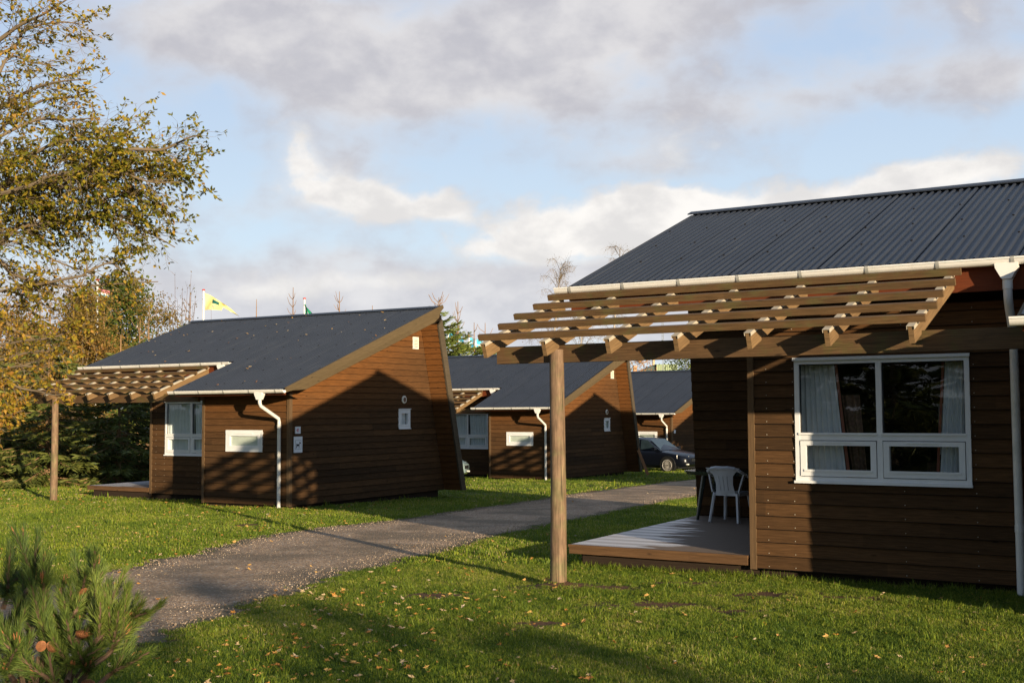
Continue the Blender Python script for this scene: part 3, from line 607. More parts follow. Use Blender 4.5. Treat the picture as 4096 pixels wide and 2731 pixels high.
    m.tube([(3.045,A_-.095,.55),(3.045,A_-.095,.62)],.048,12); m.tube([(3.05,YU-.078,zc-.20),(3.05,YU-.078,zc-.30)],.048,12); m.build('downpipe','gutter_white',root,smooth=True)
    zc=RF(YL)-.03; m=MB(); m.tube([(6.15,YL-.078,zc-.19),(6.15,YL-.075,zc-.27),(6.13,YL-.03,zc-.33),(6.07,-.13,1.93),(6.05,-.085,1.84),(6.05,-.085,-.14)],.040,12)
    m.tube([(6.05,-.085,.55),(6.05,-.085,.60)],.046,12); m.tube([(6.05,-.085,1.72),(6.05,-.085,1.79)],.046,12); m.build('downpipe','gutter_white',root,smooth=True)
    # windows ---------------------------------------------------
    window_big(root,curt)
    x0,x1,z0,z1=sm[0]; f=.085; m=MB(); y=-.035
    m.box(x0,x1,y,y+.09,z1-f,z1); m.box(x0,x1,y,y+.09,z0,z0+f); m.box(x0,x0+f,y+.002,y+.088,z0+f,z1-f); m.box(x1-f,x1,y+.002,y+.088,z0+f,z1-f)
    g=.05; m.box(x0+f,x1-f,y-.006,y+.05,z1-f-g,z1-f); m.box(x0+f,x1-f,y-.006,y+.05,z0+f,z0+f+g); m.box(x0+f,x0+f+g,y-.004,y+.05,z0+f+g,z1-f-g); m.box(x1-f-g,x1-f,y-.004,y+.05,z0+f+g,z1-f-g)
    m.box(x0+.28,x1-.28,y-.016,y-.007,z1-f+.004,z1-f+.018); wf=m.build('small_window_frame','white_paint',root)
    m=MB(); e=f+g; m.face([(x0+e,y+.03,z0+e),(x1-e,y+.03,z0+e),(x1-e,y+.03,z1-e),(x0+e,y+.03,z1-e)]); m.build('glass','glass',wf)
    m=MB()
    for i in range(14):
        z=z0+e+.0+i*(z1-z0-2*e)/14; m.face([(x0+e-.01,y+.042,z),(x1-e+.01,y+.042,z),(x1-e+.01,y+.038,z+.019),(x0+e-.01,y+.038,z+.019)])
    m.box(x0+f,x1-f,y+.08,y+.086,z0+f,z1-f,1); m.build('blind',['blind','blind'],wf)
    ya,yb,z0,z1=gh[0]; X=W+.035; m=MB(); f=.055
    m.box(X-.08,X,ya,yb,z1-f,z1); m.box(X-.08,X,ya,yb,z0,z0+f); m.box(X-.078,X-.002,ya,ya+f,z0+f,z1-f); m.box(X-.078,X-.002,yb-f,yb,z0+f,z1-f)
    g=.05; m.box(X-.06,X+.006,ya+f,yb-f,z1-f-g,z1-f); m.box(X-.06,X+.006,ya+f,yb-f,z0+f,z0+f+g); m.box(X-.06,X+.004,ya+f,ya+f+g,z0+f+g,z1-f-g); m.box(X-.06,X+.004,yb-f-g,yb-f,z0+f+g,z1-f-g)
    m.box(X-.0,X+.02,ya-.01,yb+.01,z0-.016,z0+.004); m.box(X-.0,X+.02,ya-.01,yb+.01,z1-.004,z1+.014)
    wf=m.build('gable_window_frame','white_paint',root)
    e=f+g; m=MB(); m.face([(X-.03,ya+e,z0+e),(X-.03,yb-e,z0+e),(X-.03,yb-e,z1-e),(X-.03,ya+e,z1-e)]); m.build('glass','glass',wf)
    m=MB(); m.box(X-.09,X-.08,ya+.02,yb-.02,z0+.02,z1-.02,0); 
    for i in range(9): yy=ya+e+i*(yb-ya-2*e)/9; m.box(X-.0795,X-.074,yy,yy+.022,z0+.03,z1-.03,1)
    m.build('curtain',['room_dark','curtain'],wf)
    # round vent and slotted vent
    m=MB(); C=Vector((W+.018,4.25,2.365)); n=24
    m.tube([C,C+Vector((.02,0,0)),C+Vector((.028,0,0))],[.098,.098,.085],n); m.tube([C+Vector((.0281,0,0)),C+Vector((.030,0,0))],[.06,.06],n,1); m.build('round_vent',['vent_cream','curtain_brown'],root,smooth=True)
    m=MB(); m.box(W+.016,W+.04,4.63,4.87,3.66,3.97)
    for i in range(6): z=3.71+i*.038; m.box(W+.0405,W+.0415,4.67,4.83,z,z+.013,1)
    m.build('wall_vent',['vent_cream','curtain_brown'],root)
    # deck ------------------------------------------------------
    m=MB(); y=A_-.005; i=0
    while y<6.03:
        w=min(.098,6.03-y); xl=-2.19-.05*(y-A_)
        m.box(xl,W1-.05,y,y+w,ZD-.03,ZD); y+=.112
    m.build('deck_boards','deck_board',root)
    m=MB(); m.box(-2.19,W1-.06,A_-.04,A_-.01,.028,ZD-.033); m.box(-2.20,W1-.055,A_-.05,A_-.006,ZD-.031,ZD+.002)
    m.box(-2.40,-2.37,A_-.03,6.0,.028,ZD-.034) if 0 else m.beam((-2.185,A_,.083),(-2.41,6.0,.083),.03,.1); m.build('deck_fascia','deck_side',root)
    m=MB(); m.box(-2.05,.14,A_+.05,A_+.09,-.6,.026); m.build('deck_skirt','plinth_wood',root)
    # pergola ---------------------------------------------------
    m=MB(); m.box(-2.134,-1.43,PY-.0505,PY+.0475,2.322,2.512); m.box(-1.428,W2-.036,PY-.048,PY+.05,2.320,2.514); m.build('pergola_beam','beam_wood',root)
    m=MB(); X=-1.347; n=18; r0=[.092,.091,.089,.087,.085,.083,.082,.080,.079]; zz=[-.42,0,.3,.6,.95,1.3,1.7,2.1,2.46]
    m.tube([(X+.006*math.sin(z*2.1),PY-.06-.006*math.cos(z*1.7),z) for z in zz],r0,n); po=m.build('pergola_post','post_wood',root,smooth=True)
    for i in range(7):
        X=-2.1167+.7691*i; a=Vector((X,-.49,2.533)); b=Vector((X,YU+.02,2.533+(YU+.02+.49)*SL)); m=MB()
        nn=Vector((0,-SL,1)).normalized(); off=-nn*.080
        m.beam(a+off,b+off,.048,.16,(0,0,1)); rf=m.build('rafter','rafter_wood',root)
        m=MB(); q=nn*.003; m.beam(a+q+Vector((0,-.01,0)),b+q,.068,.006); m.beam(a-nn*.014+Vector((.033,-.01,0)),b-nn*.014+Vector((.033,0,0)),.003,.03); m.beam(a-nn*.014+Vector((-.033,-.01,0)),b-nn*.014+Vector((-.033,0,0)),.003,.03); m.build('rafter_cap','cap_metal',rf)
    for i in range(5):
        t_=i/4; y=1.15+(-.375-1.15)*t_; z=RF(y)-.072+.006+.0; nn=Vector((0,-SL,1)).normalized(); c=Vector((0,y,2.533+(y+.49)*SL))+nn*.042
        m=MB(); j=[.0,.02,-.015,.01,-.01][i]; m.beam((-2.225+j,c.y,c.z),(2.62+j,c.y,c.z),.046,.07,nn); m.build('slat','slat_wood',root)
    return root
def addsigns(root,number,dog,plate=False):
    if number or plate:
        m=MB(); m.box(W+.026,W+.040,.150,.325,1.590,1.745); s=m.build('number_sign','sign_white',root)
        if number:
            s['label']='small white number plate reading 41 in red'
            m=MB(); X0,X1=W+.0402,W+.0412; y=.150; z=1.59
            def st(a,b,w=.012): m.beam((X1,y+a[0],z+a[1]),(X1,y+b[0],z+b[1]),w,.002,(1,0,0))
            st((.072,.04),(.072,.115)); st((.074,.115),(.040,.068)); st((.036,.066),(.092,.066)); st((.112,.04),(.112,.115)); st((.112,.113),(.098,.098))
            m.build('digits','sign_red',s)
    if dog:
        m=MB(); m.box(W+.026,W+.041,.105,.385,1.17,1.525); s=m.build('dog_sign','sign_white',root); s['label']='white wall sign with black dog silhouette in a thin frame'
        m=MB(); X=W+.0425; y=.105;z=1.17
        fr=[(.045,.075),(.235,.075),(.235,.275),(.045,.275)]
        for i in range(4): a=fr[i];b=fr[(i+1)%4]; m.beam((X,y+a[0],z+a[1]),(X,y+b[0],z+b[1]),.004,.002,(1,0,0))
        m.build('sign_border','sign_black',s)
        m=MB(); dogp=[(.072,.205),(.085,.190),(.150,.190),(.165,.185),(.185,.205),(.180,.215),(.195,.235),(.205,.222),(.228,.208),(.222,.198),(.205,.196),(.190,.185),(.178,.165),(.176,.145),(.176,.100),(.160,.100),(.162,.140),(.120,.142),(.098,.140),(.100,.125),(.088,.100),(.076,.100),(.084,.140),(.080,.165),(.078,.188)]
        # triangulated by hand into convex bits
        def pg(L): m.face([(X,y+a,z+b) for a,b in L])
        pg([(.080,.145),(.176,.145),(.180,.185),(.078,.190)]); pg([(.066,.214),(.078,.182),(.092,.186)]); pg([(.160,.10),(.176,.10),(.177,.147),(.160,.147)]); pg([(.073,.10),(.088,.10),(.104,.128),(.104,.147),(.080,.147)])
        pg([(.168,.176),(.186,.180),(.200,.208),(.182,.214)]); pg([(.178,.232),(.188,.240),(.206,.226),(.228,.212),(.224,.200),(.200,.198),(.180,.212)])
        m.build('dog_silhouette','sign_black',s)
CL={'N':(1.7308,12.3891,.115,-.56144),'A':(-10.3224,29.5449,-.168,-.5396),'B':(-3.9553,45.4635,-.5436,-.5463),'C':(2.4133,60.1987,-.824,-.6016)}
def place(r,c): r.location=c[:3]; r.rotation_euler=(0,0,c[3])
GRP='dark wooden holiday cabins in rows'
cN=make_cabin('sides'); place(cN,CL['N']); tag(cN,'nearest dark brown cabin, with terrace and large white window, at the right of the photo','cabin',GRP)
cA=make_cabin('full')
cB=copy_tree(cA); cC=copy_tree(cA); c5=copy_tree(cA); c6=copy_tree(cA)
place(cA,CL['A']); tag(cA,'dark brown cabin numbered 41 with a dog sign on its gable wall','cabin',GRP); addsigns(cA,True,True)
place(cB,CL['B']); tag(cB,'second cabin across the path, middle of the row, behind the round pergola post','cabin',GRP)
place(cC,CL['C']); tag(cC,'farthest cabin with only its front visible behind the black car','cabin',GRP); addsigns(cC,False,False,True)
place(c5,(8.098,28.308,-.26,-.568)); tag(c5,'cabin hidden behind the nearest cabin, casting its shadow over the path','cabin',GRP)
place(c6,(14.47,43.04,-.54,-.59)); tag(c6,'last cabin of the hidden row behind the nearest cabin','cabin',GRP)
def loc(c,p):
    x,y,z,a=CL[c]; return Vector((x+p[0]*math.cos(a)-p[1]*math.sin(a),y+p[0]*math.sin(a)+p[1]*math.cos(a),z+p[2]))

# ------------------------------------------------------------------ chair and table on the near terrace
def monobloc():
    root=empty('garden_chair',(0,0,0))
    # local: faces +Y, origin at floor centre
    import bmesh
    def shell(name,G,th):
        v=[];f=[];nr=len(G);nc=len(G[0])
        for row in G: v+= [tuple(p) for p in row]
        f=[(r*nc+c,r*nc+c+1,(r+1)*nc+c+1,(r+1)*nc+c) for r in range(nr-1) for c in range(nc-1)]
        return v,f
    m=MB()
    # seat
    n=8
    for i in range(n):
        for j in range(n):
            def S(a,b):
                x=-.21+.42*a; y=-.19+.42*b; return (x*(1-.12*(1-b)),y,.43-.03*math.sin(math.pi*min(1,b*1.1))*math.sin(math.pi*a)+.02*b-.03*(b>.93))
            q=[S(i/n,j/n),S((i+1)/n,j/n),S((i+1)/n,(j+1)/n),S(i/n,(j+1)/n)]; m.face(q); m.face([(a,b,c-.012) for a,b,c in q[::-1]])
    m.box(-.20,.20,.19,.225,.395,.43); m.beam((-.205,-.17,.412),(-.215,.2,.412),.02,.05); m.beam((.205,-.17,.412),(.215,.2,.412),.02,.05); m.box(-.17,.17,-.195,-.17,.39,.43)
    m.build('seat','chair_white',root,smooth=True)
    # back with three slots: vertical strips between slots
    m=MB()
    def Bk(u,z):   # u -1..1 across, z height
        t=(z-.42)/.38; y=-.19-.10*t-.0; hw=.135+.03*abs(t-.35)*2+(.10*max(0,t-.72)/.28)
        return Vector((u*hw,y-.02*(1-u*u),z))
    us=[-1,-.46,-.40,-.03,.03,.40,.46,1]; zs_=[.42,.47,.52,.56,.60,.64,.68,.72,.76,.80]
    for i in range(len(us)-1):
        for j in range(len(zs_)-1):
            if i in (1,3,5) and 1<=j<=5: continue
            q=[Bk(us[i],zs_[j]),Bk(us[i+1],zs_[j]),Bk(us[i+1],zs_[j+1]),Bk(us[i],zs_[j+1])]; m.face(q[::-1]); m.face([p+Vector((0,.012,0)) for p in q])
    m.build('backrest','chair_white',root,smooth=True)
    # top rail sweeping into the arms
    for s in (-1,1):
        m=MB(); P=[(0,-.31,.80),(s*.10,-.305,.803),(s*.19,-.285,.79),(s*.255,-.23,.755),(s*.285,-.12,.70),(s*.29,.0,.665),(s*.285,.12,.655),(s*.27,.19,.645)]
        for k in range(len(P)-1):
            a,b=Vector(P[k]),Vector(P[k+1]); d=(b-a).normalized(); m.beam(a-d*.004,b+d*.004,.055,.03,(0,-.5,1))
        m.beam((s*.27,.19,.635),(s*.235,.2,.43),.03,.055,(0,1,0)); m.beam((s*.28,-.15,.70),(s*.21,-.18,.44),.02,.05,(0,1,0))
        m.build('armrest','chair_white',root,smooth=True)
    for sx,sy in ((-1,-1),(1,-1),(-1,1),(1,1)):
        m=MB(); a=Vector((sx*.19,sy*.18,.42)); b=Vector((sx*.235,sy*.25,0)); 
        m.beam(a,b,.02,.055,(0,1,0)); m.beam(a+Vector((-sx*.018,0,0)),b+Vector((-sx*.016,0,0)),.04,.014,(1,0,0)); m.build('leg','chair_white',root)
    return root
ch=monobloc(); p=loc('N',(-1.56,5.33,ZD)); ch.location=p; ch.rotation_euler=(0,0,CL['N'][3]-.08); tag(ch,'white plastic garden chair with slotted back on the near wooden terrace','chair')
tb=empty('garden_table',loc('N',(-1.62,5.62,ZD)),CL['N'][3])
m=MB(); pts=[(.78*math.copysign(abs(math.cos(a))**.8,math.cos(a)),.42*math.copysign(abs(math.sin(a))**.8,math.sin(a))) for a in [2*math.pi*i/36 for i in range(36)]]
m.prism(pts,'z',.705,.73); m.prism([(a*.96,b*.94) for a,b in pts],'z',.675,.7048); m.build('tabletop','table_green',tb)
for sx in (-1,1):
    for sy in (-1,1):
        m=MB(); m.tube([(sx*.40,sy*.22,.68),(sx*.50,sy*.27,0)],[.04,.027],10); m.build('leg','table_green',tb,smooth=True)
tag(tb,'dark green oval garden table beside the white chair on the terrace','table')

# ------------------------------------------------------------------ cars
def make_car(paint):
    root=empty('parked_car',(0,0,0))
    # length axis X (front +X), half widths y; stations: x, z_bottom, z_hood/belt, halfwidth
    st=[(-2.25,.42,.88,.66),(-2.2,.30,.95,.76),(-1.9,.22,.98,.83),(-1.2,.20,.96,.86),(0,.19,.93,.87),(.85,.19,.91,.87),(1.0,.19,.90,.87),(1.5,.20,.84,.85),(1.95,.22,.76,.80),(2.15,.26,.68,.72),(2.26,.34,.60,.58)]
    def ring(x,zb,zt,w):
        mid=(zb+zt)/2
        return [(x,-w*.86,zb),(x,-w*.985,zb+.10),(x,-w,mid-.02),(x,-w*.985,zt-.12),(x,-w*.93,zt-.03),(x,-w*.80,zt+.005),(x,0,zt+.035),(x,w*.80,zt+.005),(x,w*.93,zt-.03),(x,w*.985,zt-.12),(x,w,mid-.02),(x,w*.985,zb+.10),(x,w*.86,zb)]
    m=MB(); rr=[ring(*s) for s in st]
    for a,b in zip(rr[:-1],rr[1:]):
        for k in range(len(a)-1): m.face([a[k],b[k],b[k+1],a[k+1]])
        m.face([a[-1],b[-1],b[0],a[0]])
    m.face(rr[0]); m.face(rr[-1][::-1]); 
    # cabin (estate)
    g=[(-2.12,.93,.70,.94),(-1.95,.94,.69,1.36),(-1.3,.94,.70,1.43),(-.2,.93,.70,1.45),(.25,.92,.70,1.40),(1.05,.90,.74,.92)]
    rg=[]
    for x,zb,w,zt in g: rg.append([(x,-w*1.12,zb-.02),(x,-w*(1.0 if zt>1 else 1.1),zt-.05 if zt>1 else zb),(x,-w*.82,zt),(x,0,zt+.02),(x,w*.82,zt),(x,w*(1.0 if zt>1 else 1.1),zt-.05 if zt>1 else zb),(x,w*1.12,zb-.02)])
    for a,b in zip(rg[:-1],rg[1:]):
        for k in range(len(a)-1): m.face([a[k],b[k],b[k+1],a[k+1]])
    m.face(rg[0]); body=m.build('body',paint,root,smooth=True)
    e=.012
    def sidep(s,xa,xb,xa2,xb2,name='side_window'):
        q=MB(); za,zb=.965,1.36
        def yy(x,z): 
            t=(z-.92)/(.46); return s*(.785+(.70-.785)*t+e+.006)
        P=[(xa,yy(0,za),za),(xb,yy(0,za),za),(xb2,yy(0,zb),zb),(xa2,yy(0,zb),zb)]
        q.face(P if s<0 else P[::-1]); q.build(name,'car_glass',root)
    for s in (-1,1):
        sidep(s,-.02,.86,-.02,.32); sidep(s,-1.0,-.10,-1.0,-.10); sidep(s,-1.85,-1.1,-1.75,-1.1)
    def ws(name,P): q=MB(); q.face(P); q.build(name,'car_glass',root)
    ws('windscreen',[(.98,-.70,.955),(.98,.70,.955),(.34,.56,1.395),(.34,-.56,1.395)])
    ws('rear_window',[(-2.09,.60,1.06),(-2.09,-.60,1.06),(-1.985,-.52,1.33),(-1.985,.52,1.33)])
    for s in (-1,1):
        m=MB(); m.tube([(-1.75,s*.56,1.45),(-1.6,s*.56,1.50),(-.2,s*.56,1.515),(.1,s*.56,1.46)],.014,6); m.build('roof_rail','black_plastic',root)
        m=MB(); m.prism([(.70,.93),(.86,.95),(.86,1.06),(.76,1.07),(.70,1.03)],'y',min(s*.86,s*1.02),max(s*.86,s*1.02)); m.build('wing_mirror',paint,root)
        m=MB(); y0_,y1_=s*.34,s*.79
        P=[(2.235,s*.34,.56),(1.86,s*.805,.60),(1.83,s*.79,.735),(2.17,s*.36,.685)]
        m.face([(a+.012,b+s*.008,c) for a,b,c in (P if s<0 else P[::-1])]); m.build('headlight','lamp_glass',root)
        m=MB(); m.box(2.20,2.275,min(s*.5,s*.62),max(s*.5,s*.62),.33,.38); m.build('fog_light','lamp_glass',root)
        m=MB(); P=[(-2.262,s*.50,.80),(-2.21,s*.765,.80),(-2.12,s*.74,1.1),(-2.16,s*.6,1.1)]; m.face([(a-.02,b+s*.01,c) for a,b,c in (P[::-1] if s<0 else P)]); m.build('tail_light','knob_red',root)
        for x in (1.42,-1.32):
            # arch
            m=MB(); m.tube([(x,s*.70,.315),(x,s*.882,.315)],.385,28); m.build('wheel_arch','black_plastic',root)
            w=MB(); w.tube([(x,s*.70,.305),(x,s*.72,.305),(x,s*.87,.305),(x,s*.895,.305)],[.27,.305,.305,.27],28); wt=w.build('wheel','tyre',root,smooth=True)
            w=MB(); w.tube([(x,s*.890,.305),(x,s*.896,.305)],[.235,.235],28,1)
            C=Vector((x,s*.903,.305))
            for k in range(18):
                a=2*math.pi*k/18; w.beam(C+Vector((math.cos(a)*.04,0,math.sin(a)*.04)),C+Vector((math.cos(a)*.225,0,math.sin(a)*.225)),.012,.012,(0,1,0),0)
            P=[C+Vector((math.cos(a)*.228,0,math.sin(a)*.228)) for a in [2*math.pi*k/28 for k in range(29)]]; w.tube(P,.011,5,0); w.build('rim',['rim','black_plastic'],wt)
    m=MB(); m.box(2.20,2.285,-.30,.30,.47,.58); m.build('grille','black_plastic',root)
    m=MB(); m.box(-1.9,1.9,-.75,.75,.16,.3); m.build('underbody','black_plastic',root)
    return root
car=make_car('car_black'); yaw=-.72; fw=Matrix.Rotation(yaw,3,'Z')@Vector((1.42,-.8,0)); P0=Vector((6.66,51.0,0)); c_=P0-fw; car.location=(c_.x,c_.y,float(gz0(c_.x,c_.y))); car.rotation_euler=(0,0,yaw)
tag(car,'black estate car with many-spoked alloy wheels parked on the grass before the farthest cabin','car')
car2=make_car('car_mint'); q=at(1861,1880,41.); car2.rotation_euler=(0,0,-.15); c2=Vector((q.x-2.24,q.y,0)); car2.location=(c2.x,c2.y,float(gz0(c2.x,c2.y))); tag(car2,'pale mint car showing only its end past the slanting fin of cabin 41','car')
# leaning plank at the fin of the second cabin
m=MB(); a=at(2545,1797,46.95); b=at(2588,1909,46.55); m.beam(b-Vector((0,0,.03)),a,.03,.11,(1,0,.3)); tag(m.build('plank','plank_wood'),'orange-brown plank leaning on the fin of the second cabin','plank')

# ------------------------------------------------------------------ vegetation
def nrm(v): return v/(np.linalg.norm(v)+1e-9)
def rv(): v=rng.normal(size=3); return v/np.linalg.norm(v)
def smooth(pts,n):
    pts=np.array(pts,float); out=[]
    P=np.vstack([2*pts[0]-pts[1],pts,2*pts[-1]-pts[-2]])
    for i in range(1,len(P)-2):
        for t in np.linspace(0,1,n,endpoint=False):
            a,b,c,d=P[i-1],P[i],P[i+1],P[i+2]
            out.append(.5*((2*b)+(-a+c)*t+(2*a-5*b+4*c-d)*t*t+(-a+3*b-3*c+d)*t**3))
    out.append(P[-2]); return np.array(out)
class Leaves:
    def __init__(s): s.P=[];s.D=[];s.N=[];s.s=[];s.w=[];s.r=[]
    def add(s,p,d,n,sz,w,r): s.P.append(p);s.D.append(d);s.N.append(n);s.s.append(sz);s.w.append(w);s.r.append(r)
    def build(s,name,m,parent=None): return leaf_mesh(name,s.P,s.D,s.N,s.s,s.w,s.r,m,parent)
def spray(mb,lv,p,d,L,r,level,leafy,hue,size=.068,drop=.25):
    """a wandering twig with side twigs and leaves"""
    n=max(3,int(L/.12)); pts=[p]; dd=d.copy()
    for i in range(n):
        dd=nrm(dd+rng.normal(size=3)*.13+np.array([0,0,-drop*.18])); pts.append(pts[-1]+dd*L/n)
    pts=np.array(pts); mb.tube(pts,np.linspace(r,max(.0015,r*.3),len(pts)),3 if level>0 else 4,caps=False)
    for i in range(1,len(pts)):
        q=pts[i]; t=i/len(pts); dn=nrm(pts[i]-pts[i-1])
        if level<2 and rng.random()<(.8 if level==0 else .6):
            sd=nrm(np.cross(dn,rv())); side=nrm(dn*.75+sd*np.array([1,1,.55])*.8+np.array([.10,0,.04]))
            spray(mb,lv,q,side,L*(.55-.2*t)*(.7+.6*rng.random()),r*.5,level+1,leafy,hue,size,drop)
        cl_=.5+.5*math.sin(q[0]*2.9+q[2]*2.1+1.3*math.sin(q[2]*3.1+q[1]))*math.sin(q[2]*3.7-q[0]*1.7+q[1]*1.3)
        if rng.random()<leafy*(.55 if level==0 else 1.)*min(1.,.22+1.5*cl_**1.5):
            for _ in range(2 if level else 1):
                ld=nrm(dn*.7+rv()*.75+np.array([0.05,-.05,-.12])); nn=nrm(rv()+np.array([0,-.3,1.2]))
                lv.add(q+rv()*.015,ld,nn,size*(.75+.5*rng.random()),size*.58*(.8+.4*rng.random()),hue+rng.normal()*.17)
# --- the beech: trunk outside the frame on the left, limbs reaching in
beech=empty('beech_tree',(-10.2,17.3,float(gz0(-10.2,17.3)))); bx_,by_=-10.2,17.3
tag(beech,'large autumn beech with yellow brown leaves reaching in from the left edge','tree')
tm=MB(); base=Vector((0,0,-.15)); tm.tube([(0,0,-.2),(0,0,.2),(.05,0,1.5),(.1,.05,3.),(.2,0,4.6),(.3,0,6.3),(.5,.1,8.2),(.7,0,9.6)],[.36,.27,.235,.215,.19,.15,.10,.05],16)
O=np.array([bx_,by_,float(gz0(bx_,by_))])
lv=Leaves()
def limb(trunkz,px,Y,r0,leafy,hue,dens=1.,L0=1.1,drop=.25,size=.068):
    L0*=.70; dens*=1.05; leafy*=.92; r0*=.8
    if 4.15<trunkz<5.0: dens*=1.2; leafy*=1.2
    if 3.25<trunkz<4.15 and leafy<.5: leafy*=.6; dens*=.8
    if trunkz<3.25: dens*=.36; leafy*=.75; hue=.30+hue*.36; L0*=.85
    Ys=Y if hasattr(Y,'__len__') else [Y]*len(px)
    pts=[np.array([.1,0,trunkz])]+[np.array(at(a,b,y))-O for (a,b),y in zip(px,Ys)]
    sp_=smooth(pts,5); n=len(sp_); rad=np.linspace(r0,.006,n)
    tm.tube(sp_,rad,7,caps=False)
    for i in range(1,n):
        t=i/n
        if t>.87: continue
        w=sp_[i]+O
        if w[0]< -9.3: continue
        k=rng.poisson(1.5*dens)
        for _ in range(k):
            dn=nrm(sp_[i]-sp_[i-1]); sd=nrm(np.cross(dn,rv())); d=nrm(dn*.9+sd*np.array([.8,.9,.75])+np.array([.15,0,.02]))
            spray(tm,lv,sp_[i]+(sp_[i-1]-sp_[i])*rng.random(),d,L0*(.45+.75*rng.random())*(1.15-.55*t),.0065*(1.2-.6*t),0,leafy*(.75+.5*rng.random()),hue,size,drop)
g=.7655
def Z(L): return [(a*g,b*g) for a,b in L]
limb(6.9,Z([(-200,330),(0,190),(120,105),(260,40),(420,-60)]),[16.5,16.2,16,15.8,15.6],.06,.40,.52,1.0)
limb(6.5,Z([(0,260),(150,130),(330,90),(480,110)]),16.4,.04,.5,.42,.9)
limb(6.2,Z([(-100,420),(60,270),(190,300),(330,320)]),16,.035,.55,.35,.8)
limb(5.6,Z([(-200,620),(0,540),(180,440),(330,400),(470,390)]),[16.5,16.2,15.8,15.5,15.3],.05,.75,.40,1.2)
limb(5.5,Z([(-100,700),(60,600),(230,500),(400,480),(510,450)]),[16.2,16,15.9,15.7,15.5],.045,.75,.45,1.1)
limb(5.2,Z([(-150,780),(0,690),(200,600),(380,600),(530,590)]),[15.6,15.5,15.5,15.2,15],.045,.7,.48,1.1)
limb(4.9,Z([(-150,900),(0,820),(140,800),(300,720),(480,700),(640,680),(800,620)]),[16.2,16,15.9,15.6,15.4,15.2,15],.05,.75,.34,1.1)
limb(4.7,Z([(-200,1020),(0,965),(70,915),(210,955),(340,900),(500,830),(680,760),(860,760),(1000,700),(1060,690)]),[16.3,16,15.8,15.6,15.4,15.2,15,15,14.9,14.8],.075,.8,.26,1.35,1.0)
limb(4.7,Z([(-200,1030),(0,980),(150,965),(300,950),(450,960),(620,900),(780,850),(950,830),(1075,815)]),[16.3,16.1,16,15.8,15.7,15.6,15.5,15.4,15.3],.06,.8,.30,1.35,1.0)
limb(4.6,Z([(60,970),(250,900),(450,870),(640,880),(800,930),(960,930)]),[15.4,15.3,15.1,15,14.9,14.8],.04,.75,.34,1.2)
limb(4.2,Z([(-100,1300),(0,1250),(120,1150),(280,1145),(430,1110),(560,1110),(700,1150),(800,1200),(920,1272)]),[16.2,16,15.9,15.7,15.5,15.3,15.2,15.1,15],.05,.55,.25,1.2,.9,.45)
limb(4.3,Z([(430,1110),(560,1010),(700,980),(850,1060),(900,1100)]),[15.5,15.4,15.3,15.2,15.1],.028,.75,.28,1.2,.8,.4)
limb(4.0,Z([(500,1110),(600,1190),(660,1270),(700,1300)]),[15.5,15.4,15.3,15.2],.02,.6,.28,1.,.6,.4)
limb(3.9,Z([(-150,1150),(0,1100),(150,1060),(300,1080),(440,1180)]),16.2,.03,.45,.6,1.0,1.0,.5)
limb(3.7,Z([(-100,1260),(60,1230),(200,1290),(380,1370),(500,1390)]),16,.03,.5,.5,1.0,1.0,.4)
limb(3.5,Z([(-150,1260),(0,1330),(70,1400),(220,1450),(400,1470),(600,1460),(830,1450)]),[16.2,16,15.9,15.7,15.6,15.4,15.3],.05,.72,.42,1.2,.8,.35)
limb(3.3,Z([(300,1440),(450,1400),(580,1350),(680,1420),(780,1440)]),[15.5,15.4,15.3,15.2,15.1],.025,.7,.38,1.2,.6)
def Q(L): return [(a/1.96,900+b/1.96) for a,b in L]
limb(3.2,Q([(-200,500),(0,470),(180,500),(340,580),(470,640)]),16,.035,.65,.38,1.2,.8)
limb(3.0,Q([(-200,640),(0,600),(200,600),(300,680),(450,680)]),16.2,.035,.5,.55,1.2,.8)
limb(2.8,Q([(-200,680),(0,690),(120,780),(240,840),(300,900)]),16.3,.05,.55,.55,1.3,.9)
limb(2.5,Q([(-200,900),(0,890),(200,860),(420,840),(600,760),(720,740)]),[16.4,16.2,16,15.8,15.6,15.5],.035,.8,.62,1.5,.9)
limb(2.3,Q([(-200,1000),(0,1010),(200,960),(400,940),(560,950)]),[16.4,16.2,16,15.8,15.6],.035,.8,.66,1.5,.9)
limb(2.1,Q([(-200,1100),(0,1090),(150,1060),(300,1080),(400,1130)]),[16.4,16.2,16,15.8,15.6],.03,.8,.68,1.6,.8)
limb(1.9,Q([(-200,1130),(0,1160),(150,1230),(300,1260),(420,1290),(540,1270)]),[16.2,16,15.8,15.7,15.6,15.5],.03,.8,.72,1.5,.55)
limb(1.7,Q([(-200,1280),(0,1290),(100,1330),(200,1300)]),[16.2,16,15.9,15.8],.025,.8,.75,1.5,.5)
limb(1.5,Q([(-200,1440),(-60,1450),(60,1440),(170,1410)]),[16.2,16,15.9,15.8],.02,.85,.80,1.3,.4)
limb(1.3,Q([(-200,1500),(-80,1530),(20,1560)]),16,.02,.85,.8,1.4,.45)
lv.build('foliage','beech_leaf',beech); tm.build('trunk','bark',beech,smooth=False)

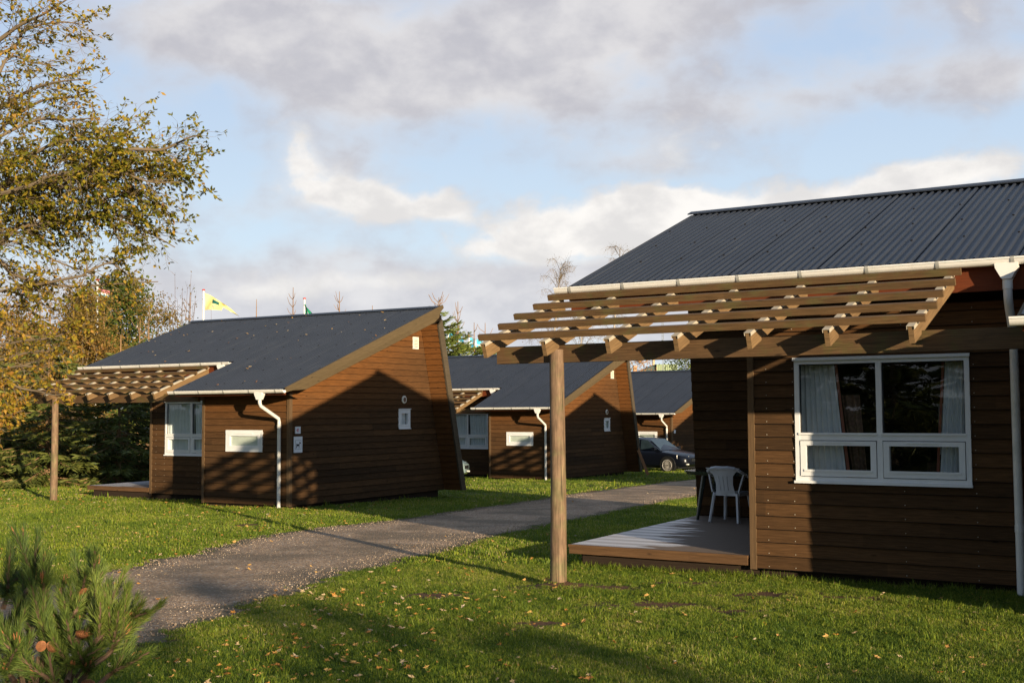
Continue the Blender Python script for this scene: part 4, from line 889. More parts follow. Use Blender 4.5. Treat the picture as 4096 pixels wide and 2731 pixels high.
# --- spruces
def spruce(x,y,h,rad,name='spruce_tree',leaf='spruce_leaf',bark='bark',leader=.6,dens=1.,label='',group=None,size=.16,low=0.,bare=0,droop=.35,zb=None):
    z=float(gz0(x,y)) if zb is None else zb
    root=empty(name,(x,y,z)); tag(root,label,'tree',group); tmb=MB(); L=Leaves()
    tmb.tube([(0,0,-.2),(0,0,h*.5),(.02,0,h)],[.028*h*.5+.03,.016*h*.4+.012,.016],7)
    zc=low
    top=h-leader
    while zc<top:
        f=1-(zc/top); R=rad*(f**(.8 if name=='spruce_tree' else .82))+.12; nb=rng.integers(5,8)
        for k in range(nb):
            a=rng.random()*2*math.pi; Rr=R*(.75+.45*rng.random()); n=max(3,int(Rr/.16)); p=np.array([0,0,zc+rng.normal()*.06]); el_=.25-.5*droop
            pts=[p]
            for i in range(n):
                t=(i+1)/n; p=p+np.array([math.cos(a),math.sin(a),el_-.55*droop*math.sin(t*2.2)+.35*t*t])*Rr/n; pts.append(p)
                dn=nrm(pts[-1]-pts[-2]); 
                if t<.15: continue
                for s in (-1,1):
                    for _ in range(int(1+dens*1.3+rng.random()*.6)):
                        sd=np.array([-math.sin(a),math.cos(a),0])*s; d=nrm(dn*.8+sd*(.9)*(1.1-.4*t)+np.array([0,0,-droop*.9*rng.random()])+rv()*.3)
                        L.add(p+dn*rng.random()*Rr/n+sd*rng.random()*.22*Rr*(1.1-t)*.8,d,rv()+np.array([0,0,.8]),size*(.8+.7*rng.random()),size*.24,rng.random()*.6+.3*t)
                L.add(p,nrm(dn+rv()*.3),rv(),size*1.3,size*.28,.5+.4*rng.random())
            tmb.tube(pts,np.linspace(.012+.008*Rr,.004,len(pts)),3,caps=False)
        zc+=.20+.10*rng.random()
    # bare leader with a few candles
    for k in range(bare):
        a=rng.random()*6.28; s=.35+.40*rng.random(); zz=h-leader*(.98-.28*(k%3)); tmb.tube([(0,0,zz),(math.cos(a)*s*.5,math.sin(a)*s*.5,zz+s*.35),(math.cos(a)*s*.8,math.sin(a)*s*.8,zz+s*.9)],[.022,.017,.010],4)
    tmb.build('trunk',bark,root); L.build('foliage',leaf,root); return root
SG='dark spruces behind the terrace of cabin 41'
sp=[(-17.2,38.6,5.2,2.5,'dense spruce at the left frame edge behind the pergola post'),(-15.2,38.9,5.6,2.6,'spruce directly behind the wooden post of cabin 41, shadow of the post on it'),(-13.1,39.6,5.0,2.5,'spruce ending the sunlit row of branches left of the small deck'),
    (-11.2,41.0,4.3,2.2,'shaded spruce behind the deck of cabin 41'),(-9.7,42.2,4.2,2.3,'shaded spruce nearest the corner of cabin 41 seen over its deck'),(-19.5,41.5,6.6,2.8,'tall dark spruce beyond the beech leaves at far left'),(-14.,43.2,4.6,2.4,'dark spruce filling the gap behind the terrace row')]
for x,y,h,r,l in sp: spruce(x,y,h,r,label=l,group=SG,size=.27,dens=1.7,droop=.55,bark='spruce_bark')
YG='young spruces with bare leaders behind the cabins'
def tall(px,pytop,Y,rad,label,low=1.2,leader=1.6,bare=5,dens=1.,size=.2):
    p=at(px,pytop,Y); z=float(gz0(p.x,Y)); return spruce(p.x,Y,p.z-z,rad*1.6,'young_spruce','young_spruce_leaf','spruce_bark',leader*.85,dens*1.9,label,YG,size*1.25,low,bare,.2,z)
tall(418,1195,60,1.35,'young spruce right of the white flagpole seen through the beech leaves')
tall(262,1215,60,1.2,'young spruce left of the white flagpole behind beech branches',leader=1.)
tall(120,1215,62,1.6,'young dark spruce near the left edge with spiky whorled top',leader=.8,bare=8)
tall(762,1160,66,1.5,'young spruce just left of the yellow flag',leader=1.8)
tall(597,1205,66,.6,'thin spruce leader left of the yellow flag above the roof slope',leader=2.2)
tall(560,1262,64,.5,'short thin spruce stem above the left roof slope',leader=1.4)
tall(1027,1185,70,.5,'bare spruce leader above the ridge, between yellow and green flags',leader=2.2,bare=1)
tall(1174,1139,70,.8,'bare spruce leader with upturned twigs left of the green flag',leader=2.,bare=6)
tall(1359,1158,70,.9,'branching bare spruce top right of the green flag',leader=1.9,bare=9)
tall(1490,1215,72,.5,'faint spruce tip close above the ridge of cabin 41',leader=1.5,bare=2)
tall(1756,1186,62,2.5,'tallest young spruce right of the gable peak of cabin 41',leader=.75,bare=11,dens=1.3)
tall(1832,1203,64,2.6,'young spruce with long bare leader, second right of the gable peak',leader=1.9,bare=10,dens=1.2)
tall(1896,1288,64,2.6,'low spruce with a single straight leader left of the pergola ends',leader=1.5,bare=4,dens=1.2)
tall(1940,1290,66,2.5,'low spruce with double leader behind the ends of the near pergola slats',leader=1.5,bare=5,dens=1.2)
tall(1690,1330,66,1.6,'spruce mostly hidden behind the fin of cabin 41',leader=.8,bare=3,dens=1.2)

# --- broadleaf clumps
def clump(x,y,z0,h,rx,ry,n,leaf,name,label,cat,size=.12,group=None,bark='bark',stems=7,sparse=.0,ztop=None,clus=26,hue=(.0,1.)):
    root=empty(name,(x,y,z0)); tag(root,label,cat,group); tmb=MB(); L=Leaves(); cs=[]
    if h>2.5: tmb.tube([(0,0,-.2),(.03,0,h*.25),(0,.03,h*.5)],[.05*h*.4,.035*h*.4,.02*h*.4],8)
    for i in range(clus):
        a=rng.random()*6.283; q=rng.random()**.5; zz=(.22+.75*rng.random()); w=math.sin(math.pi*min(1,max(.12,zz*.9)))**.6
        c=np.array([math.cos(a)*rx*q*w,math.sin(a)*ry*q*w,h*zz]); cs.append(c)
        b=np.array([0,0,h*.12*rng.random() if h<2.5 else h*(.2+.3*rng.random())]); mid=(b+c)/2+rng.normal(size=3)*.08*h*.3
        tmb.tube(smooth([b,mid,c],4),np.linspace(.012*h*.5+.01,.006,9),4,caps=False)
    per=int(n*2.4)//clus
    for c in cs:
        R=(.16+.16*rng.random())*max(rx,h*.4); hh=hue[0]+(hue[1]-hue[0])*rng.random()
        P=rng.normal(size=(per,3))*R*.55*np.array([1.15,1.15,.75])
        for p in P:
            L.add(c+p,nrm(rv()+np.array([0,0,-.2])),rv()+np.array([0,0,.5]),size*(.7+.6*rng.random()),size*.6,hh+rng.normal()*.15)
        for _ in range(5):
            tmb.tube([c,c+rng.normal(size=3)*R*.7],[.006,.002],3,caps=False)
    tmb.build('trunk' if h>2.5 else 'stems',bark,root); L.build('foliage',leaf,root); return root
def cl(px,pytop,Y,wpx,n,leaf,name,label,cat,size,**k):
    p=at(px,pytop,Y); z=float(gz0(p.x,Y)); r=wpx/F*Y/2; return clump(p.x,Y,z,(p.z-z)*1.14,r,r*.9,n,leaf,name,label,cat,size,**k)
cl(455,1195,85,260,5200,'green_leaf','broadleaf_tree','mid green round tree rising left of the cabin roof slope','tree',.28,clus=34,hue=(.3,.8))
cl(300,1215,52,300,6000,'bush_leaf','autumn_bush','tall brown autumn bush around the white flagpole','bush',.13,clus=44)
cl(120,1330,50,300,5200,'bush_leaf','autumn_bush','brown autumn bush low at the left frame edge','bush',.13,clus=40)
cl(640,1262,74,300,5200,'bush_leaf','autumn_bush','olive brown bush behind the left roof slope of cabin 41','bush',.16,clus=40,hue=(.1,.7))
cl(2728,1449,78,92,2600,'green_leaf','garden_bush','dark green bush against the pale green shed gable','bush',.16,clus=22,hue=(.1,.9))
cl(2573,1458,120,80,1200,'orange_leaf','autumn_tree','small orange tree left of the pale green shed','tree',.2,clus=20)
cl(2490,1440,110,90,260,'bush_leaf','bare_tree','nearly bare small tree left of the orange one','tree',.16,clus=20)
cl(-80,1250,46,420,5200,'bush_leaf','autumn_bush','golden bush beyond the left frame edge behind beech twigs','bush',.13,clus=40,hue=(.3,1))
def shoots(px,pyt,Y,n,spread,label,leafn=12,leaf='shoot_leaf',bark='pine_bark',name='alder_shrub',lh=.62,ls=.15):
    p=at(px,pyt,Y); z=float(gz0(p.x,Y)); H=p.z-z; root=empty(name,(p.x,Y,z)); tag(root,label,'shrub'); tmb=MB(); L=Leaves()
    for i in range(n):
        a=rng.normal()*spread; hh=H*(.80+.2*rng.random()) if i else H; b=rng.normal()*.4
        pts=smooth([(a*.25,b*.3,0),(a*.6,b*.6,hh*.5),(a+rng.normal()*.1,b,hh)],6); tmb.tube(pts,np.linspace(.035,.007,len(pts)),4,caps=False)
        for q in pts[int(len(pts)*lh):]:
            for _ in range(leafn//5):
                d=nrm(rv()+np.array([.9,0,.1])); L.add(q+rng.normal(size=3)*.1,d,rv()+np.array([0,0,1]),ls*(.7+.6*rng.random()),ls*.42,rng.random())
            if rng.random()<.5:
                d=nrm(rv()*np.array([1,1,.3])+np.array([0,0,.8])); tmb.tube([q,q+d*.5],[.008,.003],3,caps=False)
    L.build('foliage',leaf,root); tmb.build('stems',bark,root)
shoots(720,1072,64,13,.95,'thin reddish alder shoots with curled leaves left of the yellow flag',14)
shoots(625,1185,66,8,.8,'lower leafy shoots above the left roof slope of cabin 41',12)
shoots(865,1235,64,6,.6,'few leafy shoots below the yellow flag at the ridge',10)
# --- birches (drooping bare twigs)
def birch(px,pyt,Y,label,wid=1.,n=26,leaves=60):
    p=at(px,pyt,Y); z=float(gz0(p.x,Y)); H=p.z-z; root=empty('birch_tree',(p.x,Y,z)); tag(root,label,'tree','bare birches beyond the second cabin'); t=MB(); t2=MB()
    tr=smooth([(-.9*wid,0,0),(-.55*wid,0,H*.45),(-.1*wid,0,H*.8),(.12,0,H)],7); t.tube(tr,np.linspace(.13,.008,len(tr)),7,caps=False); L=Leaves()
    for i in range(n):
        k=int(len(tr)*(.30+.68*rng.random())); q=tr[min(k,len(tr)-1)]; a=rng.random()*6.28; s=(1.6*(1.15-k/len(tr))+.35)*wid*(.6+.6*rng.random())
        m_=q+np.array([math.cos(a)*s*.5,math.sin(a)*s*.5,s*.75]); e_=q+np.array([math.cos(a)*s,math.sin(a)*s,s*.75]); bp=smooth([q,m_,e_],5); t2.tube(bp,np.linspace(.018,.004,len(bp)),3,caps=False)
        for r in bp[3:]:
            for _ in range(3):
                d=np.array([rng.normal()*.25,rng.normal()*.25,-.25-.4*rng.random()]) if rng.random()<.5 else rng.normal(size=3)*.28
                t2.tube([r,r+d*.5+rng.normal(size=3)*.04,r+d],[.006,.004,.002],3,caps=False)
                if rng.random()<leaves/300: L.add(r+d*.8,rv(),rv(),.08,.05,rng.random())
    t.build('trunk','birch_bark',root); t2.build('branches','bark',root); 
    if L.P: L.build('foliage','shoot_leaf',root)
birch(2238,1062,72,'slender birch showing left of the near roof eave above the pergola',1.,34)
birch(2478,985,84,'birch tip peeping over the sloping left edge of the near roof',1.,34)
birch(2330,1270,80,'low birch crown seen between the pergola slats',1.2,34)

# --- foreground mountain pine
pine=empty('mountain_pine',(-2.3,5.6,float(gz0(-2.3,5.6)))); tag(pine,'mountain pine with long needles and cones filling the lower left corner','pine'); PO=np.array(pine.location)
pm=MB(); PL=Leaves(); cn=MB(); bd=MB()
def shoot(p,d,L,dens=1.,nl=.07,green=.5,bare=.0):
    n=max(4,int(L/.03)); pts=[p]; dd=d.copy()
    for i in range(n): dd=nrm(dd+rng.normal(size=3)*.06+np.array([0,0,.05])); pts.append(pts[-1]+dd*L/n)
    pm.tube(pts,np.linspace(.009,.005,len(pts)),6,caps=False)
    cnt=int(L*1500*dens)
    for _ in range(cnt):
        t=bare+(1-bare)*rng.random(); k=min(len(pts)-2,int(t*(len(pts)-1))); q=pts[k]+(pts[k+1]-pts[k])*rng.random(); dn=nrm(pts[k+1]-pts[k]); sd=nrm(np.cross(dn,rv()))
        sp_=.75-.35*t; nd=nrm(dn*(1.0+.5*t)+sd*sp_+rng.normal(size=3)*.10)
        PL.add(q,nd,rv(),nl*(.75+.45*rng.random()),.0027,green+rng.normal()*.22)
    e=Vector(pts[-1]); dv=Vector(nrm(pts[-1]-pts[-2]))
    if rng.random()<.35: bd.tube([e,e+dv*.01,e+dv*.024],[.004,.0045,.001],6)
    return pts
def pp(zx,zy,Y): return np.array(at(zx/2.699,2150+zy/2.699,Y))-PO
# each branch: polyline in the bush, ends and side shoots
BR=[([(300,1568),(420,1300),(460,1100),(440,900),(438,700)],5.3,.5),([(440,1100),(440,820),(442,540),(440,420)],5.3,.55),
    ([(440,1540),(620,1340),(690,1120),(670,950),(690,840),(670,660),(630,560),(640,470)],5.45,.6),
    ([(690,1120),(790,960),(850,780),(930,560),(1000,400),(1025,230)],5.5,.45),
    ([(850,1240),(1000,1060),(1100,940),(1140,740),(1120,520)],5.35,.85),([(960,1320),(1130,1200),(1230,1060),(1310,960)],5.3,.7),
    ([(1000,1560),(1120,1440),(1220,1370),(1310,1290)],5.4,.45),([(680,1500),(720,1360),(735,1270)],5.2,.6),
    ([(210,1540),(170,1280),(150,1060)],5.2,.45),([(60,960),(150,860),(210,720),(200,600)],5.6,.2),([(0,700),(40,580),(60,450),(90,330)],5.7,.12),([(150,660),(250,520),(320,410),(330,350)],5.6,.2),
    ([(0,1250),(60,1180),(120,1100)],5.2,.5),([(880,640),(860,520),(845,450)],5.55,.4),([(760,1050),(830,1020),(900,1000)],5.4,.5),([(1080,960),(1000,850),(960,740)],5.35,.7),([(1100,930),(1250,880),(1330,800)],5.35,.8),
    ([(700,820),(780,740),(820,640)],5.4,.65),([(300,1000),(330,900),(350,800)],5.35,.45),([(560,1250),(540,1150),(520,1080)],5.3,.5),([(120,1500),(60,1400),(20,1340)],5.15,.5),([(820,1500),(900,1400),(930,1300)],5.3,.45),([(500,1480),(420,1420),(350,1380)],5.2,.4)]
for poly,Y,gr in BR:
    sp_=smooth([pp(a,b,Y+.12*rng.normal()*.5) for a,b in poly],6); n=len(sp_)
    pm.tube(sp_,np.linspace(.013,.006,n),7,caps=False)
    half=int(n*.35)
    for i in range(half,n-1):
        seg=sp_[i+1]-sp_[i]; 
        cnt=int(np.linalg.norm(seg)*1800)
        for _ in range(cnt):
            t=i/n; q=sp_[i]+seg*rng.random(); dn=nrm(seg); sd=nrm(np.cross(dn,rv())); PL.add(q,nrm(dn*1.15+sd*(.8-.25*t)+rng.normal(size=3)*.1),rv(),.068*(.75+.5*rng.random()),.0027,gr+rng.normal()*.2)
    e=Vector(sp_[-1]); dv=Vector(nrm(sp_[-1]-sp_[-2]))
    for j in range(3):
        o=Vector(rng.normal(size=3)*.008); bd.tube([e+o,e+o+dv*.02,e+o+dv*.045],[.004,.005,.001],6)
    for j in range(rng.integers(2,5)):
        i=rng.integers(half,n); dn=nrm(sp_[min(i,n-1)]-sp_[i-1]); shoot(sp_[i-1],nrm(dn+rv()*.7+np.array([0,0,.25])),.12+.14*rng.random(),1.,.068,gr)
# filler shoots low and behind, and woody base
for k in range(24):
    zx=rng.random()*1000-80; zy=1080+rng.random()*600; Y=5.2+rng.random()*.9; q=pp(zx,zy,Y); shoot(q,nrm(np.array([rng.normal()*.35,rng.normal()*.3,.9])),.18+.16*rng.random(),.8,.068,.30+.2*rng.random())
for k in range(12):
    a=pp(150+rng.random()*800,1200+rng.random()*300,5.3+.4*rng.random()); pm.tube(smooth([(rng.normal()*.1,rng.normal()*.1,-.05),(a*.5+np.array([0,0,-.1])),a],5),np.linspace(.022,.009,11),7,caps=False)
def cone(c,r,ax):
    c=Vector(c); ax=Vector(ax).normalized(); s=ax.orthogonal().normalized(); u=ax.cross(s)
    for i in range(13):
        t=i/12; R=r*math.sin(math.pi*(.12+.8*t))*.9; 
        for k in range(9):
            a=2*math.pi*(k+.5*(i%2))/9; o=s*math.cos(a)+u*math.sin(a); b=c+ax*(t-.5)*r*2.4+o*R*.75; d=(o*.9+ax*.35).normalized(); w=o.cross(ax)*r*.22
            cn.face([b-w,b+w,b+w*.7+d*r*.38,b-w*.7+d*r*.38])
    cn.tube([c-ax*r*1.1,c,c+ax*r*1.1],[r*.3,r*.7,r*.2],8)
for zx,zy,Y in ((405,1110,5.2),(530,1120,5.2),(915,1520,5.2),(875,540,5.5),(850,985,5.4)): cone(pp(zx,zy,Y-.05),.021,(rng.normal(),-.3,.3))
pm.build('branches','pine_bark',pine); PL.build('needles','pine_needle',pine); cn.build('cones','cone',pine)['kind']='stuff'; bd.build('buds','bud',pine)['kind']='stuff'

# ------------------------------------------------------------------ flags, lamp, shed, mast
def pole(px,pyt,Y,label,flag=None):
    p=at(px,pyt,Y); z=float(gz0(p.x,Y)); H=p.z-z; root=empty('flagpole',(p.x,Y,z)); tag(root,label,'flagpole','white flagpoles with red knobs'); m=MB(); m.tube([(0,0,-.2),(0,0,H-.08)],[.085,.05],12); m.build('pole','pole_white',root,smooth=True)
    m=MB(); m.tube([(0,0,H-.09),(0,0,H-.03),(0,0,H)],[.085,.10,.05],12); m.build('knob','knob_red',root,smooth=True); return root,H,p
def cloth(name,grid,mats,parent,pat=None):
    m=MB(); n=len(grid)-1; k=len(grid[0])-1
    for i in range(n):
        for j in range(k): m.face([grid[i][j],grid[i+1][j],grid[i+1][j+1],grid[i][j+1]],None,.5,pat(i/n,j/k) if pat else 0)
    return m.build(name,mats,parent,smooth=True)
PX=lambda d,Y:d/F*Y
r,H,p=pole(817,1142,72,'white flagpole flying a yellow pennant above the ridge of cabin 41')
s=PX(1,72)
G=[]; nn=30
for i in range(nn+1):
    t=i/nn; x=4+140*t; top=16+ (55*t if t<.45 else 25+ (t-.45)*150); top=16+100*t**1.25-8*t; bot=84 if t<.42 else 84+ (t-.42)*40; wdt=(bot-top) if t<.5 else max(3,(84+3.2-16-100*.5**1.25+4)*(1-t)*2*.45+3)
    b=top+wdt if t>=.5 else bot
    G.append([(x*s,.22*math.sin(t*11+j*.25),H-(top+(b-top)*j/10)*s) for j in range(11)])
def pat(u,v):
    if .22<u<.42 and .12<v<.48: return 1
    if .14<u<.30 and .02<v<.10: return 2
    if .20<u<.30 and .62<v<.74: return 2
    return 0
cloth('flag',G,['flag_yellow','flag_dark','flag_pink'],r,pat)
r,H,p=pole(1220,1181,74,'white flagpole with green flag half hidden behind the cabin ridge'); s=PX(1,74)
G=[[( (2+62*t*(j/10)**.7)*s+.0,.15*math.sin(t*8+j*.3),H-(18+75*(j/10)+20*t)*s) for j in range(11)] for t in [i/16 for i in range(17)]]
cloth('flag',G,['flag_green','flag_white'],r,lambda u,v:1 if abs((u-.55)-(v-.72)*.9)<.07 or (abs(u-.55)<.18 and abs(v-.72)<.10) else 0)
for px,py,Y,l in ((1877,1338,78,'white flagpole with striped cyan flag just left of the near pergola'),(1794,1319,78,'white flagpole with cyan flag hidden among spruce tops'),(1700,1300,76,'white flagpole with cyan flag behind the fin of cabin 41')):
    r,H,p=pole(px,py,Y,l); s=PX(1,Y)
    G=[[( (3+58*t)*s,.15*math.sin(t*9+j*.2),H-(6+22*t+40*(j/10))*s) for j in range(11)] for t in [i/20 for i in range(21)]]
    cloth('flag',G,['flag_cyan','flag_white'],r,lambda u,v:1 if (.45<v<.6 or (u>.3 and u<.42)) else 0)
r,H,p=pole(393,1096,58,'white flagpole with pink and pale flag seen through the beech leaves'); s=PX(1,58)
G=[[( (3+48*t)*s,.12*math.sin(t*9+j*.2),H-(38+12*t+26*(j/10))*s) for j in range(11)] for t in [i/20 for i in range(21)]]
cloth('flag',G,['flag_pink','flag_white','flag_cyan'],r,lambda u,v:0 if v<.5 else (2 if v>.7 else 1))
p=at(540,1278,92); z=float(gz0(p.x,92)); lp=empty('street_lamp',(p.x,92,z)); tag(lp,'curved grey street lamp far behind the left roof slope','street lamp')
m=MB(); hh=p.z-z; m.tube(smooth([(0,0,0),(0,0,hh*.7),(.05,0,hh*.92),(.35,0,hh*1.0),(.6,0,hh*1.01)],5),.07,8); m.build('pole','pole_white',lp,smooth=True); m=MB(); m.box(.5,1.15,-.14,.14,hh*1.0-.03,hh*1.0+.07); m.build('lamp_head','pole_white',lp)
# pale green shed far behind
p=at(2625,1463,130); z=float(gz0(p.x,90)); sh=empty('green_shed',(p.x,130,z)); tag(sh,'distant pale green ribbed metal shed with dark side wall','shed')
s=130/F; hh=p.z-z; m=MB(); x=-.0
while x<2.2: m.box(x,x+.10,-.06,0,0,hh); x+=.2
m.box(0,2.2,0,9,0,hh-.01); m.build('front_wall','green_sheet',sh)
m=MB(); L_=70*s; m.prism([(-L_,hh-30*s),(0,hh+.02),(0,0),(-L_,0)][::-1],'y',.3,9); m.build('side_wall','dark_sheet',sh)
m=MB(); m.box(-10*s,-2*s,1.0,1.6,hh*.8,hh+32*s); m.build('chimney','chimney_cream',sh)
p=at(2540,1473,125); ck=empty('chimney_stack',(p.x,125,0)); tag(ck,'short orange brick chimney left of the pale green shed','chimney'); m=MB(); m.box(-7*s,7*s,0,.9,float(gz0(p.x,90)),p.z); m.box(-8*s,8*s,-.05,.95,p.z,p.z+.12); m.build('stack','brick',ck)
p=at(2651,1200,110); z=float(gz0(p.x,90)); ms_=empty('lattice_mast',(p.x,110,z)); tag(ms_,'thin steel lattice mast rising behind the far cabin','mast'); m=MB(); hh=p.z-z; w=.07
for dx in (-w,w): m.beam((dx,0,0),(dx,0,hh),.035,.035,(0,1,0))
k=0; zz=0
while zz<hh-.3: m.beam((-w if k%2 else w,0,zz),(w if k%2 else -w,0,zz+.28),.02,.02,(0,1,0)); zz+=.28; k+=1
m.build('lattice','steel',ms_)

# --- things behind the camera that shade the foreground lawn and mirror in the panes
BG_='spruces behind the photographer'
for x,y,h,r,l in [(3.2,-9.6,3.6,1.0,'first spruce from the left behind the photographer'),(5.2,-9.2,4.0,1.1,'second spruce from the left behind the photographer'),(7.0,-9.8,4.4,1.2,'third spruce from the left behind the photographer'),(8.7,-9.3,4.1,1.1,'fourth spruce from the left behind the photographer'),
    (10.2,-9.8,3.75,1.1,'fifth spruce from the left behind the photographer'),(11.6,-9.4,3.45,1.1,'sixth spruce from the left behind the photographer'),(13.1,-9.7,3.45,1.0,'seventh spruce from the left behind the photographer'),(14.8,-9.3,3.3,1.0,'eighth spruce from the left behind the photographer'),(17,-9.6,3.15,1.0,'ninth spruce from the left behind the photographer'),
    (-9.,.5,7.,2.,'tall spruce left of the photographer, mirrored in the window panes'),(-13.,-1.5,9.,2.6,'taller spruce far left of the photographer'),(-11.,-5.,9.,2.6,'tall spruce to the left behind the photographer'),(-17.,2.5,8.,2.4,'spruce farthest left of the photographer'),(-6.5,-6.5,8.,2.2,'spruce behind the photographer, left side')]:
    spruce(x,y,h,r,label=l,group=BG_,size=.3,dens=1.1,droop=.4)

# ------------------------------------------------------------------ grass, leaves, pebbles as instanced ground cover
def tuft(name,nb,rad,h,w,m='grass_blade',rbase=.5):
    V=[];Fc=[];r_=[]
    for i in range(nb):
        a=rng.random()*6.28; rr=rad*math.sqrt(rng.random()); x,y=rr*math.cos(a),rr*math.sin(a); b=rng.random()*6.28; hh=h*(.55+.65*rng.random()); ln=hh*(.25+.6*rng.random()); dx,dy=math.cos(b),math.sin(b); sx,sy=-dy*w/2,dx*w/2
        k=len(V); V+=[(x-sx,y-sy,-.01),(x+sx,y+sy,-.01),(x+sx*.8+dx*ln*.35,y+sy*.8+dy*ln*.35,hh*.6),(x-sx*.8+dx*ln*.35,y-sy*.8+dy*ln*.35,hh*.6),(x+dx*ln,y+dy*ln,hh)]
        Fc+=[(k,k+1,k+2,k+3),(k+3,k+2,k+4)]; q=min(1,max(0,rbase+rng.normal()*.22)); r_+=[q,q]
    me=bpy.data.meshes.new(name); me.from_pydata(V,[],Fc); me.materials.append(MATS[m]); a=me.attributes.new('rnd','FLOAT','FACE'); a.data.foreach_set('value',np.array(r_,dtype=np.float32)); return me
def scatter(name,meshes,P,rot,scl,idx,rnds=None):
    """points mesh + Instance on Points; one object of kind stuff"""
    coll=bpy.data.collections.new(name+'_kinds')
    for i,me in enumerate(meshes):
        o=bpy.data.objects.new(name+'_kind',me); coll.objects.link(o)
    pm_=bpy.data.meshes.new(name); pm_.from_pydata(P.tolist(),[],[])
    for n_,t_,v in (('rot','FLOAT_VECTOR',rot),('scl','FLOAT',scl),('idx','INT',idx)):
        a=pm_.attributes.new(n_,t_,'POINT')
        if t_=='FLOAT_VECTOR': a.data.foreach_set('vector',v.astype(np.float32).ravel())
        else: a.data.foreach_set('value',v.astype(np.int32 if t_=='INT' else np.float32))
    o=bpy.data.objects.new(name,pm_); col.objects.link(o); tag(o,kind='stuff')
    ng=bpy.data.node_groups.new(name,'GeometryNodeTree'); ng.interface.new_socket('Geometry',in_out='INPUT',socket_type='NodeSocketGeometry'); ng.interface.new_socket('Geometry',in_out='OUTPUT',socket_type='NodeSocketGeometry')
    gi=ng.nodes.new('NodeGroupInput'); go=ng.nodes.new('NodeGroupOutput'); ip=ng.nodes.new('GeometryNodeInstanceOnPoints'); ci=ng.nodes.new('GeometryNodeCollectionInfo'); ci.inputs['Collection'].default_value=coll; ci.inputs['Separate Children'].default_value=True; ci.inputs['Reset Children'].default_value=True
    def na(n_,t_):
        x=ng.nodes.new('GeometryNodeInputNamedAttribute'); x.data_type=t_; x.inputs['Name'].default_value=n_; return x.outputs[0]
    L=ng.links.new; L(gi.outputs[0],ip.inputs['Points']); L(ci.outputs[0],ip.inputs['Instance']); ip.inputs['Pick Instance'].default_value=True
    L(na('idx','INT'),ip.inputs['Instance Index']); er=ng.nodes.new('FunctionNodeEulerToRotation'); L(na('rot','FLOAT_VECTOR'),er.inputs[0]); L(er.outputs[0],ip.inputs['Rotation']); L(na('scl','FLOAT'),ip.inputs['Scale']); L(ip.outputs[0],go.inputs[0])
    md=o.modifiers.new('scatter','NODES'); md.node_group=ng; return o
def inside_cabin(x,y):
    r=np.zeros(x.shape,bool)
    for c,(cx,cy,cz,a) in CL.items():
        dx,dy=x-cx,y-cy; u=dx*math.cos(a)+dy*math.sin(a); v=-dx*math.sin(a)+dy*math.cos(a)
        r|=((u>W2+.03)&(u<W-.0)&(v>.06)&(v<6.1))|((u>-2.15)&(u<W2+.1)&(v>A_+.05)&(v<6.1))
        r|=((u+1.347)**2+(v+.19)**2<.1**2)
    return r
def wedge(n,y0,y1,m=.10):
    y=np.sqrt(rng.random(n)*(y1*y1-y0*y0)+y0*y0); x=(rng.random(n)*2-1)*(.4317+m)*y; return x,y
tufts=[tuft('grass_tuft',34,.055,.025,.0036,rbase=q) for q in (.25,.42,.55,.7)]+[tuft('grass_tuft',12,.04,.065,.0045,rbase=.5)]
tf=[tuft('grass_tuft',22,.10,.030,.010,rbase=q) for q in (.35,.5,.6,.72)]+[tuft('grass_tuft',10,.09,.10,.010,rbase=.5)]
def grass(name,n,y0,y1,ms,sc):
    x,y=wedge(n,y0,y1); s=soil(x,y); e=path_in(x,y)
    keep=(rng.random(n)>s*1.15-.22)&((e<.05)|(rng.random(n)<.13*(e<.45)*(sn(x,y,2.3)>-.1)))&~inside_cabin(x,y); x,y,s,e=x[keep],y[keep],s[keep],e[keep]
    patch=sn(x,y,.7)*.65+sn(x,y,2.7)*.45+sn(x,y,8.)*.3+rng.normal(size=len(x))*.3
    idx=np.clip(((patch+.9)/1.8*4).astype(int),0,3); idx[rng.random(len(x))<.018]=4
    rot=np.stack([rng.normal(size=len(x))*.12,rng.normal(size=len(x))*.12,rng.random(len(x))*6.28],1); scl=sc*(.7+.6*rng.random(len(x)))*(1-.45*s)*(1+.28*sn(x,y,1.9)+.2*sn(x,y,6.))
    return scatter(name,ms,np.stack([x,y,gz(x,y)],1),rot,scl,idx)
grass('grass_near',62000,6.3,15,tufts,1.); grass('grass_middle',52000,15,30,tf,1.); grass('grass_far',42000,30,68,tf,1.35)
# longer grass along the plinth of the near cabin
xx=[];yy=[]
for u0,u1,v in ((-2.1,.2,A_+.0),(.2,3.1,A_+.03)):
    n=500; u=u0+(u1-u0)*rng.random(n); vv=v-.04-.10*rng.random(n)**2; cx,cy,_,a=CL['N']; xx.append(cx+u*math.cos(a)-vv*math.sin(a)); yy.append(cy+u*math.sin(a)+vv*math.cos(a))
xx=np.concatenate(xx);yy=np.concatenate(yy); n=len(xx)
scatter('long_grass',tufts,np.stack([xx,yy,gz(xx,yy)],1),np.stack([rng.normal(size=n)*.2,rng.normal(size=n)*.2,rng.random(n)*6.28],1),0.8+.6*rng.random(n),rng.choice([0,1,2,3,4],n))
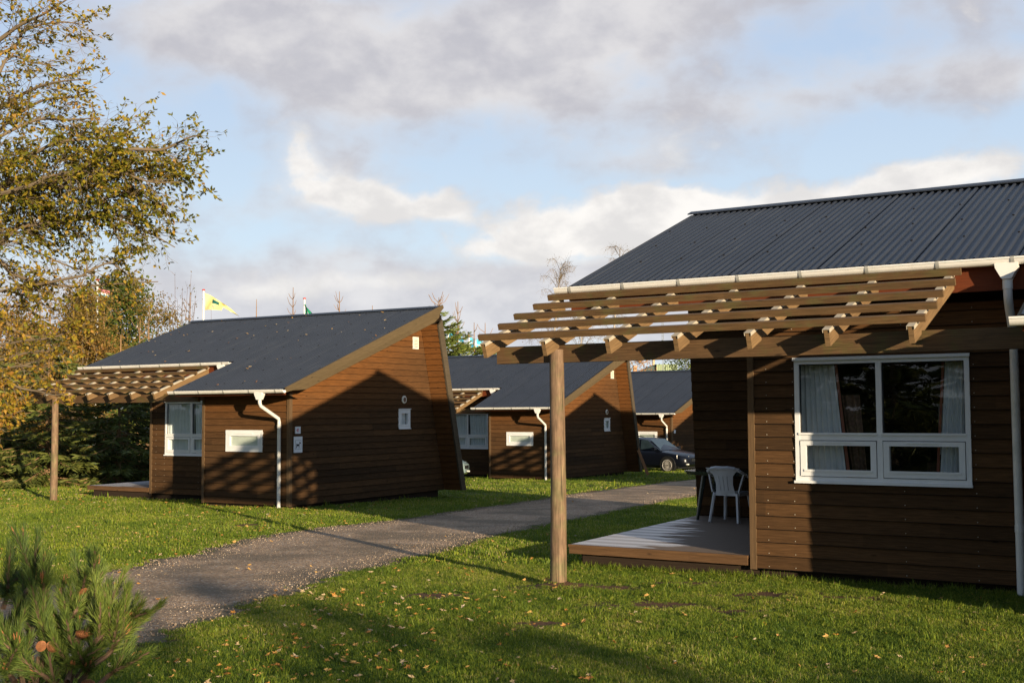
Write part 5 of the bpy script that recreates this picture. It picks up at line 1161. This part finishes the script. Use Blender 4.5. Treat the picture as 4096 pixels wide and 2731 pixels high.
# fallen leaves
def fallen(seed):
    r2=np.random.default_rng(seed); k=11; P=[]
    for i in range(k):
        a=2*math.pi*i/k; r=.030*(1 if i%2 else .45)*(.8+.5*r2.random()); P.append((r*math.cos(a),r*math.sin(a)*.85,.012*r2.random()+.010))
    V=[(0,0,.006)]+P; Fc=[(0,i+1,(i+1)%k+1) for i in range(k)]; me=bpy.data.meshes.new('fallen_leaf'); me.from_pydata(V,[],Fc); me.materials.append(MATS['litter_leaf']); q=r2.random(); a=me.attributes.new('rnd','FLOAT','FACE'); a.data.foreach_set('value',np.full(k,q,dtype=np.float32)); return me
fl=[fallen(i) for i in range(10)]
def litter(name,x,y,z,sc,tilt=.35):
    n=len(x); return scatter(name,fl,np.stack([x,y,z],1),np.stack([rng.normal(size=n)*tilt,rng.normal(size=n)*tilt,rng.random(n)*6.28],1),sc*(.45+1.0*rng.random(n)**1.3),rng.integers(0,10,n))
x1,y1=wedge(300,7,16,.02); x2=-4.2+rng.normal(size=420)*2.4; y2=11+rng.random(420)**.7*19; x3=rng.normal(size=380)*1.0-1.5; y3=7.6+rng.random(380)*5
x4=-11.5+rng.normal(size=420)*2.6; y4=27+rng.random(420)*9; x5,y5=wedge(500,14,55,0)
x=np.concatenate([x1,x2,x3,x4,x5]);y=np.concatenate([y1,y2,y3,y4,y5]); k=~inside_cabin(x,y)&((path_in(x,y)<.1)|(rng.random(len(x))<.25)); x,y=x[k],y[k]
litter('fallen_leaves',x,y,gz(x,y)+.018,.85+.014*np.clip(y-12,0,40))
# leaves lying on the roof of cabin 41
rx=[];ry=[];rz_=[]
for i in range(60):
    u=XL+rng.random()*(XR-XL); v=YL+rng.random()*(YR-YL)
    if u<XLG and v<YU: continue
    w=loc('A',(u,v,RF(v)+.04)); rx.append(w.x);ry.append(w.y);rz_.append(w.z)
litter('roof_leaves',np.array(rx),np.array(ry),np.array(rz_),1.0,.3)
# pebbles on the path
def peb(seed):
    r2=np.random.default_rng(seed); import bmesh; bm=bmesh.new(); bmesh.ops.create_icosphere(bm,subdivisions=1,radius=.0075)
    for v in bm.verts: v.co*=.75+.5*r2.random(); v.co.z*=.6
    me=bpy.data.meshes.new('pebble'); bm.to_mesh(me); bm.free(); me.materials.append(MATS['pebble']); a=me.attributes.new('rnd','FLOAT','FACE'); a.data.foreach_set('value',np.full(len(me.polygons),r2.random(),dtype=np.float32)); return me
pb=[peb(i) for i in range(8)]
n=26000; y=7+rng.random(n)**1.1*26; x=xat(UP,y)-.1+rng.random(n)*(xat(LOW,y)-xat(UP,y)+.2); k=path_in(x,y)>-.08; x,y=x[k],y[k]; n=len(x)
scatter('gravel_stones',pb,np.stack([x,y,gz(x,y)+.010],1),rng.random((n,3))*6.28,.5+1.0*rng.random(n)**2,rng.integers(0,8,n))
